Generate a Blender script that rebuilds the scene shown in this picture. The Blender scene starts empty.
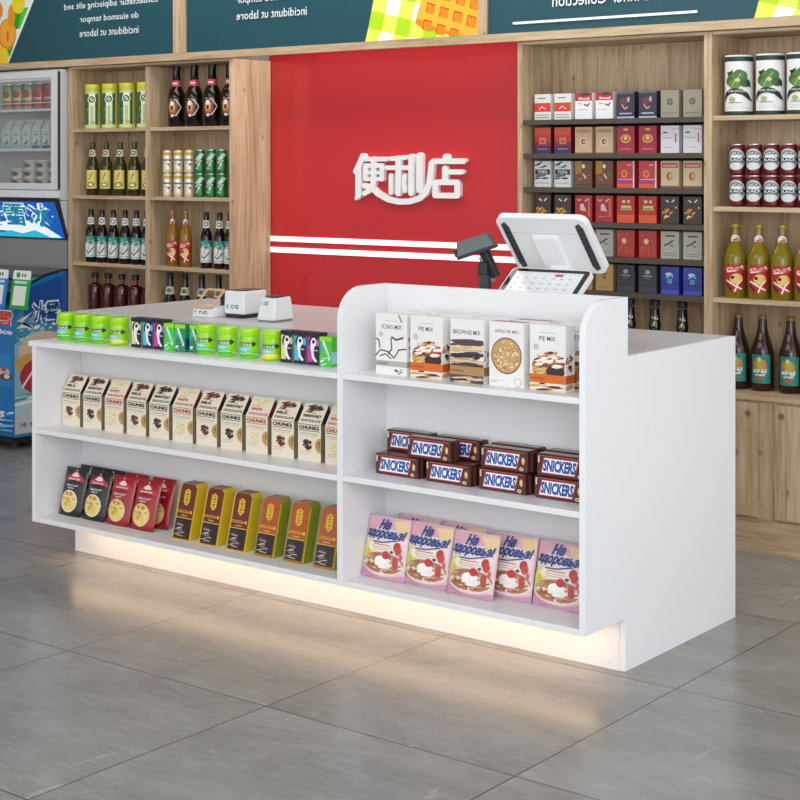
import bpy, math, random
from mathutils import Vector, Matrix
SC = bpy.context.scene
COL = SC.collection
PI = math.pi
rnd = random.Random(7)

# ------------------------------------------------------------------ materials
def lin(h):
    h = h.lstrip('#')
    out = []
    for i in (0, 2, 4):
        c = int(h[i:i+2], 16) / 255
        out.append(c / 12.92 if c <= .04045 else ((c + .055) / 1.055) ** 2.4)
    return tuple(out) + (1,)

MATS = {}
def P(hexc, rough=.45, metal=0, coat=0, emit=0, spec=.5):
    key = (hexc, rough, metal, coat, emit, spec)
    if key in MATS: return MATS[key]
    m = bpy.data.materials.new('paint_' + hexc.lstrip('#'))
    m.use_nodes = True
    b = m.node_tree.nodes['Principled BSDF']
    b.inputs['Base Color'].default_value = lin(hexc)
    b.inputs['Roughness'].default_value = rough
    b.inputs['Metallic'].default_value = metal
    b.inputs['Specular IOR Level'].default_value = spec
    if coat:
        b.inputs['Coat Weight'].default_value = coat
        b.inputs['Coat Roughness'].default_value = .06
    if emit:
        b.inputs['Emission Color'].default_value = lin(hexc)
        b.inputs['Emission Strength'].default_value = emit
    MATS[key] = m
    return m

def glass(hexc, rough=.06):          # dark bottle glass: glossy, lightly uneven tint
    key = ('glass', hexc)
    if key in MATS: return MATS[key]
    m = bpy.data.materials.new('bottle_glass'); m.use_nodes = True
    nt = m.node_tree; b = nt.nodes['Principled BSDF']
    b.inputs['Base Color'].default_value = lin(hexc)
    b.inputs['Roughness'].default_value = rough
    b.inputs['IOR'].default_value = 1.5
    b.inputs['Transmission Weight'].default_value = .18
    MATS[key] = m
    return m

def nodes_mat(name):
    m = bpy.data.materials.new(name); m.use_nodes = True
    nt = m.node_tree
    return m, nt, nt.nodes['Principled BSDF']

def wood(name, scale, c0='#a58a69', c1='#d4bd9b', c2='#c2a886', rough=.5, knots=True):
    m, nt, b = nodes_mat(name)
    N, L = nt.nodes.new, nt.links.new
    geo = N('ShaderNodeNewGeometry')
    mp = N('ShaderNodeMapping'); mp.inputs['Scale'].default_value = scale
    L(geo.outputs['Position'], mp.inputs['Vector'])
    n1 = N('ShaderNodeTexNoise'); n1.inputs['Scale'].default_value = 1; n1.inputs['Detail'].default_value = 5
    n1.inputs['Roughness'].default_value = .6; n1.inputs['Distortion'].default_value = .6
    L(mp.outputs[0], n1.inputs['Vector'])
    mp2 = N('ShaderNodeMapping'); mp2.inputs['Scale'].default_value = tuple(s * 5 for s in scale)
    L(geo.outputs['Position'], mp2.inputs['Vector'])
    n2 = N('ShaderNodeTexNoise'); n2.inputs['Scale'].default_value = 1; n2.inputs['Detail'].default_value = 3
    L(mp2.outputs[0], n2.inputs['Vector'])
    r = N('ShaderNodeValToRGB'); e = r.color_ramp.elements
    e[0].position = .36; e[0].color = lin(c0); e[1].position = .64; e[1].color = lin(c1)
    x = e.new(.5); x.color = lin(c2)
    mx = N('ShaderNodeMix'); mx.data_type = 'FLOAT'; mx.inputs[0].default_value = .5
    L(n1.outputs[0], mx.inputs[2]); L(n2.outputs[0], mx.inputs[3])
    L(mx.outputs[0], r.inputs[0])
    out = r.outputs[0]
    if knots:
        v = N('ShaderNodeTexVoronoi'); v.inputs['Scale'].default_value = 1; v.inputs['Randomness'].default_value = 1
        sx = N('ShaderNodeSeparateXYZ'); L(geo.outputs['Position'], sx.inputs[0])
        ad = N('ShaderNodeMath'); ad.operation = 'MULTIPLY_ADD'; ad.inputs[1].default_value = .83; L(sx.outputs[1], ad.inputs[0]); L(sx.outputs[0], ad.inputs[2])
        cx = N('ShaderNodeCombineXYZ'); L(ad.outputs[0], cx.inputs[0]); L(sx.outputs[2], cx.inputs[1])
        mp3 = N('ShaderNodeMapping'); mp3.inputs['Scale'].default_value = (5.5, 3.2, 1)
        v.voronoi_dimensions = '2D'
        L(cx.outputs[0], mp3.inputs['Vector']); L(mp3.outputs[0], v.inputs['Vector'])
        kr = N('ShaderNodeValToRGB'); k = kr.color_ramp.elements
        k[0].position = .02; k[0].color = (.3, .24, .18, 1); k[1].position = .055; k[1].color = (1, 1, 1, 1)
        L(v.outputs['Distance'], kr.inputs[0])
        mm = N('ShaderNodeMix'); mm.data_type = 'RGBA'; mm.blend_type = 'MULTIPLY'; mm.inputs[0].default_value = .55
        L(out, mm.inputs[6]); L(kr.outputs[0], mm.inputs[7]); out = mm.outputs[2]
    L(out, b.inputs['Base Color'])
    b.inputs['Roughness'].default_value = rough
    return m

WOODV = wood('pale_oak_vertical_grain', (16, 16, 1.1))
WOODH = wood('pale_oak_horizontal_grain', (1.1, 16, 16), knots=False)
WHITE = P('#f2f1f2', .35)
WHITE2 = P('#f4f5f7', .3)

def floor_mat():
    m, nt, b = nodes_mat('grey_stone_tile')
    N, L = nt.nodes.new, nt.links.new
    geo = N('ShaderNodeNewGeometry')
    off = N('ShaderNodeVectorMath'); off.operation = 'ADD'; off.inputs[1].default_value = (.614 + 8.0, .843 + 8.0, 0)
    L(geo.outputs['Position'], off.inputs[0])
    sp = N('ShaderNodeSeparateXYZ'); L(off.outputs[0], sp.inputs[0])
    def M(op, a, c=None, v=None):
        n = N('ShaderNodeMath'); n.operation = op
        L(a, n.inputs[0])
        if c is not None: L(c, n.inputs[1])
        elif v is not None: n.inputs[1].default_value = v
        return n.outputs[0]
    gl = []; ids = []
    for i in (0, 1):
        s = M('DIVIDE', sp.outputs[i], v=.8)
        ids.append(M('FLOOR', s))
        f = M('FRACT', s)
        a = M('ABSOLUTE', M('SUBTRACT', f, v=.5))
        gl.append(M('GREATER_THAN', a, v=.5 - .0022 / .8))
    grout = M('MAXIMUM', gl[0], gl[1])
    cid = M('ADD', M('MULTIPLY', ids[0], v=3.7), M('MULTIPLY', ids[1], v=7.3))
    # per-tile offset of the veining
    cmb = N('ShaderNodeCombineXYZ'); L(cid, cmb.inputs[2]); L(M('MULTIPLY', cid, v=1.9), cmb.inputs[0])
    va = N('ShaderNodeVectorMath'); L(geo.outputs['Position'], va.inputs[0]); L(cmb.outputs[0], va.inputs[1])
    mp = N('ShaderNodeMapping'); mp.inputs['Scale'].default_value = (1.0, 2.2, 1); mp.inputs['Rotation'].default_value = (0, 0, .5)
    L(va.outputs[0], mp.inputs['Vector'])
    n1 = N('ShaderNodeTexNoise'); n1.inputs['Scale'].default_value = 2.2; n1.inputs['Detail'].default_value = 9
    n1.inputs['Roughness'].default_value = .68; n1.inputs['Distortion'].default_value = .4
    L(mp.outputs[0], n1.inputs['Vector'])
    r = N('ShaderNodeValToRGB'); e = r.color_ramp.elements
    e[0].position = .32; e[0].color = lin('#757370'); e[1].position = .68; e[1].color = lin('#9f9e9b')
    mpf = N('ShaderNodeMapping'); mpf.inputs['Scale'].default_value = (14, 60, 1); mpf.inputs['Rotation'].default_value = (0, 0, .62)
    L(va.outputs[0], mpf.inputs['Vector'])
    nf = N('ShaderNodeTexNoise'); nf.inputs['Scale'].default_value = 1; nf.inputs['Detail'].default_value = 6; nf.inputs['Roughness'].default_value = .7
    L(mpf.outputs[0], nf.inputs['Vector'])
    mf = N('ShaderNodeMix'); mf.data_type = 'FLOAT'; mf.inputs[0].default_value = .38
    L(n1.outputs[0], mf.inputs[2]); L(nf.outputs[0], mf.inputs[3])
    L(mf.outputs[0], r.inputs[0])
    # thin light veins
    mpv = N('ShaderNodeMapping'); mpv.inputs['Scale'].default_value = (4.5, .7, 1); mpv.inputs['Rotation'].default_value = (0, 0, .35)
    L(va.outputs[0], mpv.inputs['Vector'])
    n2 = N('ShaderNodeTexNoise'); n2.inputs['Scale'].default_value = 1.3; n2.inputs['Detail'].default_value = 5
    n2.inputs['Distortion'].default_value = .5
    L(mpv.outputs[0], n2.inputs['Vector'])
    d = M('ABSOLUTE', M('SUBTRACT', n2.outputs[0], v=.56))
    vr = N('ShaderNodeValToRGB'); q = vr.color_ramp.elements
    q[0].position = 0; q[0].color = (1, 1, 1, 1); q[1].position = .006; q[1].color = (0, 0, 0, 1)
    L(d, vr.inputs[0])
    n3 = N('ShaderNodeTexNoise'); n3.inputs['Scale'].default_value = 4.5; L(va.outputs[0], n3.inputs['Vector'])
    msk = M('MULTIPLY', vr.outputs[0], M('GREATER_THAN', n3.outputs[0], v=.585))
    msk = M('MULTIPLY', msk, v=.5)
    m1 = N('ShaderNodeMix'); m1.data_type = 'RGBA'; L(msk, m1.inputs[0]); L(r.outputs[0], m1.inputs[6]); m1.inputs[7].default_value = lin('#bdb9b2')
    m2 = N('ShaderNodeMix'); m2.data_type = 'RGBA'; L(grout, m2.inputs[0]); L(m1.outputs[2], m2.inputs[6]); m2.inputs[7].default_value = lin('#3f3d3b')
    L(m2.outputs[2], b.inputs['Base Color'])
    rr = N('ShaderNodeMapRange'); L(n1.outputs[0], rr.inputs[0]); rr.inputs[3].default_value = .17; rr.inputs[4].default_value = .32
    L(rr.outputs[0], b.inputs['Roughness'])
    b.inputs['Specular IOR Level'].default_value = .5
    return m

# ------------------------------------------------------------------ mesh builder
TXT = {}
def text_geo(s, bold=0.0, shear=0.0):
    key = (s, bold, shear)
    if key in TXT: return TXT[key]
    c = bpy.data.curves.new('lettering', 'FONT'); c.body = s; c.resolution_u = 2; c.offset = bold; c.shear = shear
    o = bpy.data.objects.new('lettering', c); COL.objects.link(o)
    dg = bpy.context.evaluated_depsgraph_get()
    me = bpy.data.meshes.new_from_object(o.evaluated_get(dg))
    vs = [(v.co.x, v.co.y) for v in me.vertices]; fs = [tuple(p.vertices) for p in me.polygons]
    x0 = min(v[0] for v in vs); x1 = max(v[0] for v in vs); y0 = min(v[1] for v in vs); y1 = max(v[1] for v in vs)
    vs = [((x - x0) / (x1 - x0), (y - y0) / (y1 - y0)) for x, y in vs]
    bpy.data.objects.remove(o); bpy.data.curves.remove(c); bpy.data.meshes.remove(me)
    TXT[key] = (vs, fs)
    return TXT[key]

def tri_poly(pts):                       # ear clipping
    n = len(pts); idx = list(range(n))
    area = sum(pts[i][0] * pts[(i + 1) % n][1] - pts[(i + 1) % n][0] * pts[i][1] for i in range(n))
    if area < 0: idx.reverse()
    out = []
    def cr(a, b, c): return (b[0]-a[0])*(c[1]-a[1]) - (b[1]-a[1])*(c[0]-a[0])
    if all(cr(pts[idx[i-2]], pts[idx[i-1]], pts[idx[i]]) >= -1e-12 for i in range(n)):
        return [(idx[0], idx[i], idx[i+1]) for i in range(1, n-1)]
    guard = 0
    while len(idx) > 3 and guard < 3000:
        guard += 1; ok = False
        for i in range(len(idx)):
            a, b, c = idx[i-1], idx[i], idx[(i+1) % len(idx)]
            if cr(pts[a], pts[b], pts[c]) <= 1e-12: continue
            if any(cr(pts[a], pts[b], pts[k]) >= 0 and cr(pts[b], pts[c], pts[k]) >= 0 and cr(pts[c], pts[a], pts[k]) >= 0
                   for k in idx if k not in (a, b, c)): continue
            out.append((a, b, c)); idx.pop(i); ok = True; break
        if not ok: break
    if len(idx) == 3: out.append(tuple(idx))
    return out

def stroke_poly(p, q, w):                # a straight stroke with round ends
    dx, dy = q[0]-p[0], q[1]-p[1]; a = math.atan2(dy, dx); r = w / 2; o = []
    for k in range(7): t = a - PI/2 + PI * k / 6; o.append((q[0] + r*math.cos(t), q[1] + r*math.sin(t)))
    for k in range(7): t = a + PI/2 + PI * k / 6; o.append((p[0] + r*math.cos(t), p[1] + r*math.sin(t)))
    return o

class MB:
    def __init__(s): s.v = []; s.f = []; s.m = []; s.s = []; s.mats = []
    def mi(s, m):
        if m not in s.mats: s.mats.append(m)
        return s.mats.index(m)
    def add(s, vs, fs, m, smooth=False):
        o = len(s.v); s.v += [tuple(v) for v in vs]; k = s.mi(m)
        for f in fs: s.f.append(tuple(i + o for i in f)); s.m.append(k); s.s.append(smooth)
        return s
    def box(s, x0, x1, y0, y1, z0, z1, m, sh=0.0):   # sh leans the top back by sh in Y
        vs = [(x0,y0,z0),(x1,y0,z0),(x1,y1,z0),(x0,y1,z0),(x0,y0+sh,z1),(x1,y0+sh,z1),(x1,y1+sh,z1),(x0,y1+sh,z1)]
        return s.add(vs, [(0,3,2,1),(4,5,6,7),(0,1,5,4),(1,2,6,5),(2,3,7,6),(3,0,4,7)], m)
    def hull8(s, vs, m):
        return s.add(vs, [(0,3,2,1),(4,5,6,7),(0,1,5,4),(1,2,6,5),(2,3,7,6),(3,0,4,7)], m)
    def prism(s, poly, f0, f1, m):                   # poly of 2D points, f0/f1 map a point to each end
        n = len(poly); t = tri_poly(poly)
        vs = [f0(*p) for p in poly] + [f1(*p) for p in poly]
        fs = [tuple(reversed(q)) for q in t] + [tuple(i + n for i in q) for q in t]
        fs += [(i, (i+1) % n, (i+1) % n + n, i + n) for i in range(n)]
        return s.add(vs, fs, m)
    def lathe(s, prof, m, seg=24, c=(0,0,0), sx=1.0, sy=1.0, cap=True):
        def ring(r, z): return [(c[0]+sx*r*math.cos(2*PI*i/seg), c[1]+sy*r*math.sin(2*PI*i/seg), c[2]+z) for i in range(seg)]
        prev = None; pa = None
        for (r0, z0), (r1, z1) in zip(prof, prof[1:]):
            a = math.atan2(z1-z0, r1-r0)
            vs = ring(r0, z0) + ring(r1, z1)
            s.add(vs, [(i, (i+1) % seg, (i+1) % seg + seg, i + seg) for i in range(seg)], m, True)
        if cap:
            s.add(ring(*prof[0]), [tuple(reversed(range(seg)))], m); s.add(ring(*prof[-1]), [tuple(range(seg))], m)
        return s
    def lathe_smooth(s, prof, m, seg=24, c=(0,0,0), sx=1.0, sy=1.0, cap=True):
        vs = []
        for r, z in prof: vs += [(c[0]+sx*r*math.cos(2*PI*i/seg), c[1]+sy*r*math.sin(2*PI*i/seg), c[2]+z) for i in range(seg)]
        fs = [(j*seg+i, j*seg+(i+1) % seg, (j+1)*seg+(i+1) % seg, (j+1)*seg+i) for j in range(len(prof)-1) for i in range(seg)]
        s.add(vs, fs, m, True)
        if cap:
            n = len(prof)
            s.add(vs[:seg], [tuple(reversed(range(seg)))], m); s.add(vs[-seg:], [tuple(range(seg))], m)
        return s
    def tri_map(s, pts, tris, m, mapf, k, dmax):
        vs = list(pts); fs = []
        st = [tuple(t) for t in tris]; mid = {}
        while st:
            t = st.pop()
            if dmax:
                es = [(abs(vs[t[i]][0] - vs[t[(i+1) % 3]][0]), i) for i in range(3)]
                d, i = max(es)
                if d > dmax:
                    a, b, c = t[i], t[(i+1) % 3], t[(i+2) % 3]; key = (min(a, b), max(a, b))
                    if key not in mid:
                        vs.append(((vs[a][0]+vs[b][0])/2, (vs[a][1]+vs[b][1])/2)); mid[key] = len(vs)-1
                    q = mid[key]; st += [(a, q, c), (q, b, c)]; continue
            fs.append(t)
        s.add([mapf(u, v, k) for u, v in vs], fs, m, bool(dmax))
    def art(s, ops, mapf, dmax=0, k0=0, rough=.45, coat=0):
        # flat printed artwork; u, v run 0..1 over the face
        kk = k0
        for op in ops:
            k = kk; t = op[0]; kk += 1 + (op[6]*.1 if t == 'n' else 0)
            def mm(c): return c if not isinstance(c, str) else P(c, rough, 0, coat)
            if t == 'r':
                _, x0, y0, x1, y1, c = op
                s.tri_map([(x0,y0),(x1,y0),(x1,y1),(x0,y1)], [(0,1,2),(0,2,3)], mm(c), mapf, k, dmax)
            elif t == 'e':
                _, cx, cy, rx, ry, c = op; N = 20
                pts = [(cx, cy)] + [(cx+rx*math.cos(2*PI*i/N), cy+ry*math.sin(2*PI*i/N)) for i in range(N)]
                s.tri_map(pts, [(0, 1+i, 1+(i+1) % N) for i in range(N)], mm(c), mapf, k, dmax)
            elif t == 'p':
                s.tri_map(op[1], tri_poly(op[1]), mm(op[2]), mapf, k, dmax)
            elif t == 'l':                              # polyline: ('l', pts, width, col, aspect)
                asp = op[4] if len(op) > 4 else 1.0
                for a, b in zip(op[1], op[1][1:]):
                    q = stroke_poly((a[0]*asp, a[1]), (b[0]*asp, b[1]), op[2])
                    q = [(x/asp, y) for x, y in q]
                    s.tri_map(q, tri_poly(q), mm(op[3]), mapf, k, dmax)
            elif t == 't':                              # ('t', str, x0, y0, x1, y1, col, bold, shear)
                bold = op[7] if len(op) > 7 else 0; shr = op[8] if len(op) > 8 else 0
                vs, fs = text_geo(op[1], bold, shr); x0, y0, x1, y1 = op[2:6]
                pts = [(x0+a*(x1-x0), y0+b*(y1-y0)) for a, b in vs]
                tr = []
                for f in fs:
                    for i in range(1, len(f)-1): tr.append((f[0], f[i], f[i+1]))
                s.tri_map(pts, tr, mm(op[6]), mapf, k, dmax)
            elif t == 'n':                              # scatter of blobs in an ellipse: ('n', seed, cx, cy, rx, ry, count, size, [cols])
                _, seed, cx, cy, rx, ry, cnt, sz, cols = op; R = random.Random(seed)
                for j in range(cnt):
                    a = R.uniform(0, 2*PI); d = math.sqrt(R.random()); N = 7; ph = R.uniform(0, PI)
                    x = cx + rx*d*math.cos(a); y = cy + ry*d*math.sin(a); w = sz*R.uniform(.6, 1.3); el = R.uniform(.5, 1)
                    asp = rx / ry
                    pts = [(x, y)] + [(x + w*asp*math.cos(2*PI*i/N), y + w*el*math.sin(2*PI*i/N + ph*.3)) for i in range(N)]
                    pts = [(min(max(p[0], 0), 1), min(max(p[1], 0), 1)) for p in pts]
                    s.tri_map(pts, [(0, 1+i, 1+(i+1) % N) for i in range(N)], mm(R.choice(cols)), mapf, k + j*.1, dmax)
        return s
    def build(s, name, parent=None, bevel=0):
        me = bpy.data.meshes.new(name); me.from_pydata(s.v, [], s.f)
        for m in s.mats: me.materials.append(m)
        for p, k, sm in zip(me.polygons, s.m, s.s): p.material_index = k; p.use_smooth = sm
        me.update()
        o = bpy.data.objects.new(name, me); COL.objects.link(o)
        if parent: o.parent = parent
        if bevel:
            b = o.modifiers.new('edge_rounding', 'BEVEL'); b.width = bevel; b.segments = 2; b.limit_method = 'ANGLE'
        return o

EPS = .00006
def face_front(x0, x1, z0, z1, y, sh=0.0):
    return lambda u, v, k: (x0+u*(x1-x0), y + sh*v - EPS*(k+1), z0+v*(z1-z0))
def face_right(y0, y1, z0, z1, x, sh=0.0):
    return lambda u, v, k: (x + EPS*(k+1), y0+u*(y1-y0)+sh*v, z0+v*(z1-z0))
def face_top(x0, x1, y0, y1, z):
    return lambda u, v, k: (x0+u*(x1-x0), y0+v*(y1-y0), z + EPS*(k+1))
def face_quad(a, b, c, d):
    a, b, c, d = map(Vector, (a, b, c, d)); n = (b-a).cross(d-a).normalized()
    def f(u, v, k):
        p = a*(1-u)*(1-v) + b*u*(1-v) + c*u*v + d*(1-u)*v
        return tuple(p + n*EPS*(k+1))
    return f
def cyl(r, z0, z1, half=1.45, r1=None, cy=0, sc=1.0):    # wraps around the -Y side of a cylinder or cone
    r1 = r if r1 is None else r1
    def f(u, v, k):
        a = (u-.5)*2*half; rr = r + (r1-r)*v + .0006 + .00013*k
        return (rr*math.sin(a), cy - rr*math.cos(a)*sc, z0+v*(z1-z0))
    return f

# ------------------------------------------------------------------ scene bookkeeping
def tag(o, label, cat, group=None):
    o['label'] = label; o['category'] = cat
    if group: o['group'] = group
    return o
def thing(name, loc=(0,0,0), rz=0):
    o = bpy.data.objects.new(name, None); COL.objects.link(o); o.empty_display_size = .05
    o.location = loc; o.rotation_euler = (0, 0, rz)
    return o
def dup(o, parent=None):
    c = o.copy(); COL.objects.link(c); c.parent = parent
    for ch in list(o.children): dup(ch, c)
    return c
def structure(o): o['kind'] = 'structure'; return o
def nth(i, n):
    if n == 2: return ('left', 'right')[i]
    if i == 0: return 'leftmost'
    if i == n-1: return 'rightmost'
    return ('', 'second from left', 'third from left', 'fourth from left', 'fifth from left', 'sixth from left', 'seventh from left',
            'eighth from left', 'ninth from left', 'tenth from left', 'eleventh from left')[i]
WORD = {2:'two',3:'three',4:'four',5:'five',6:'six',7:'seven',8:'eight',12:'twelve'}
USED = set()
def row(proto, xs, y, z, what, cat, group, rz=0, label=None):
    """one proto copied along a shelf"""
    n = len(xs); out = []
    for i, x in enumerate(xs):
        if proto.name not in USED: o = proto; USED.add(proto.name)
        else: o = dup(proto)
        yy = y[i] if isinstance(y, (list, tuple)) else y
        o.location = (x, yy, z); o.rotation_euler = (0, 0, rz)
        lb = label[i] if label else (nth(i, n) + ' of ' + WORD[n] + ' ' + what)
        tag(o, lb, cat, group); out.append(o)
    return out

# ================================================================== THE ROOM
mb = MB().box(-7.2, 3.4, -7.5, 2.0, -.05, 0, floor_mat()); structure(mb.build('floor'))
mb = MB().box(-7.2, 3.4, 1.83, 1.93, 0, 3.0, P('#d9d4cc', .8)); structure(mb.build('wall_back'))
mb = MB().box(-7.2, 3.4, -7.5, 2.0, 3.0, 3.06, P('#cfcfcf', .9)); structure(mb.build('ceiling'))
mb = MB().box(-7.3, -7.2, -7.5, 2.0, 0, 3.0, P('#d6d3ce', .8)); structure(mb.build('wall_left'))

# ------------------------------------------------------------------ glossy red feature panel
red = P('#cc2830', .12, 0, .3)
t = thing('red_wall_panel', (-2.19, 1.815, 0))
MB().box(-.83, .83, -.015, .015, .0, 2.3, red).build('glossy_panel', t)
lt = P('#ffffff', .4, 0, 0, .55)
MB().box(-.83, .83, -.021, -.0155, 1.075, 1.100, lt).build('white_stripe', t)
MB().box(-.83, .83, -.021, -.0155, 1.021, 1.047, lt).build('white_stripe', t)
tag(t, 'glossy red wall panel with two white stripes behind the counter', 'wall panel')

# ------------------------------------------------------------------ shop sign (three characters joined by a swoosh)
def sign():
    X0, X1 = -2.469, -1.821
    def mp(u, v): return ((X0 + (u-95)/645*(X1-X0)) + 2.145, 1.497 - (v - 140 + (u-410)*-.003)/290*.232)
    S = []   # strokes in drawing units: (points, width)
    S.append(([(150,150),(128,200),(108,240)], 30)); S.append(([(122,225),(122,380)], 30)); S.append(([(122,360),(112,396)], 20))
    S.append(([(165,168),(285,168)], 24))
    S.append(([(165,205),(262,205)], 24)); S.append(([(165,246),(262,246)], 18)); S.append(([(165,284),(262,284)], 20))
    S.append(([(165,205),(165,284)], 24)); S.append(([(262,205),(262,284)], 24)); S.append(([(212,168),(212,310)], 26))
    S.append(([(212,300),(196,345),(158,368)], 26)); S.append(([(160,322),(205,332),(240,368),(300,400),(360,412),(420,410),(475,394),(512,362),(535,310),(543,240),(548,195)], 30))
    S.append(([(548,195),(560,182),(722,182)], 28)); S.append(([(628,158),(628,178)], 32))
    S.append(([(622,222),(622,296)], 28)); S.append(([(628,242),(712,242)], 26))
    S.append(([(568,300),(690,300),(690,374),(568,374),(568,300)], 28))
    S.append(([(318,166),(400,160)], 24)); S.append(([(290,218),(408,218)], 24)); S.append(([(358,164),(358,366)], 28))
    S.append(([(316,262),(316,362)], 22)); S.append(([(396,262),(390,310),(396,350)], 22))
    S.append(([(433,155),(433,364)], 28)); S.append(([(480,150),(480,345)], 32))
    mb = MB(); w = P('#f6f5f3', .35); n = 0
    for pts, wd in S:
        for a, b in zip(pts, pts[1:]):
            q = stroke_poly(a, b, wd*1.12); q = [mp(*p) for p in q]; n += 1; dd = .020 + n*.00006
            mb.prism(q, lambda x, z: (x, -n*.00001, z-1.38), lambda x, z: (x, -dd, z-1.38), w)
    o = mb.build('shop_sign'); o.location = (-2.145, 1.7985, 1.38)
    tag(o, 'white raised three-character shop sign on the glossy red wall panel', 'sign')
sign()

# ------------------------------------------------------------------ wall shelving units
YF, YB = 1.52, 1.80
LV = [1.634, 1.290, .945]            # shelf tops
def knob(x, z, parent, y=YF):
    mb = MB().lathe([(.011, 0), (.011, .006), (.009, .010), (0.0001, .010)], P('#8f867c', .35, .6), 16)
    o = mb.build('knob', parent); o.rotation_euler = (PI/2, 0, 0); o.location = (x, y-.0, z); return o
def unit(x0, x1, sides, cupw, name, label, levels=LV, door_edges=()):
    t = thing(name, (x0, YF, 0))
    def part(mb, nm, bev=.0012):
        o = mb.build(nm, t, bev); o.location = (-x0, -YF, 0); return o
    for a, b in sides[:1] + sides[-1:]:
        part(MB().box(a, b, YF, YB-.004, 0, 1.954, WOODV), 'side_panel')
    for a, b in sides[1:-1]:
        part(MB().box(a, b, YF+.002, YB-.0405, .593, 1.936, WOODV), 'divider')
    part(MB().box(x0+.006, x1-.006, YB-.04, YB-.026, .05, 1.941, WOODV), 'back_panel', 0)
    part(MB().box(sides[0][1]+.0005, sides[-1][0]-.0005, YF+.003, YB-.005, 1.9425, 1.9545, WOODH), 'top_panel')
    for (a, b), (c, d) in zip(sides, sides[1:]):
        for z in levels:
            part(MB().box(b+.0005, c-.0005, YF+.004, YB-.0405, z-.018, z, WOODH), 'shelf_board')
    part(MB().box(sides[0][1]+.0005, sides[-1][0]-.0005, YF-.004, YB-.0405, .570, .592, WOODH), 'cabinet_top')
    part(MB().box(sides[0][1]+.0005, sides[-1][0]-.0005, YF+.004, YB-.045, .0, .128, WOODH), 'plinth')
    part(MB().box(sides[0][1]+.0005, sides[-1][0]-.0005, YF+.012, YF+.02, .128, .57, WOODV), 'cabinet_front')
    for a, b, kx in door_edges:
        d = part(MB().box(a, b, YF-.006, YF+.010, .138, .560, WOODV), 'door')
        k = knob(kx, .522, d, YF-.006)
    tag(t, label, 'shelving unit')
    return t
unit(-4.181, -3.009, [(-4.181, -4.150), (-3.602, -3.573), (-3.024, -3.009)], 0, 'shelving_unit',
     'pale oak shelving unit with bottles and cans left of the red wall panel', door_edges=[(-4.14, -3.62, -3.66), (-3.56, -3.04, -3.52)])
unit(-1.379, -.5125, [(-1.379, -1.357), (-.529, -.5125)], 0, 'shelving_unit',
     'pale oak shelving unit holding the rows of cigarette packs', levels=[], door_edges=[(-1.34, -.96, -.99), (-.93, -.55, -.90)])
unit(-.5115, .80, [(-.5115, -.495), (.784, .80)], 0, 'shelving_unit',
     'pale oak shelving unit with tins, cans and bottles at the right edge', door_edges=[(-.485, -.309, -.342), (-.238, .10, -.210), (.17, .5, .2)])

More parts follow.
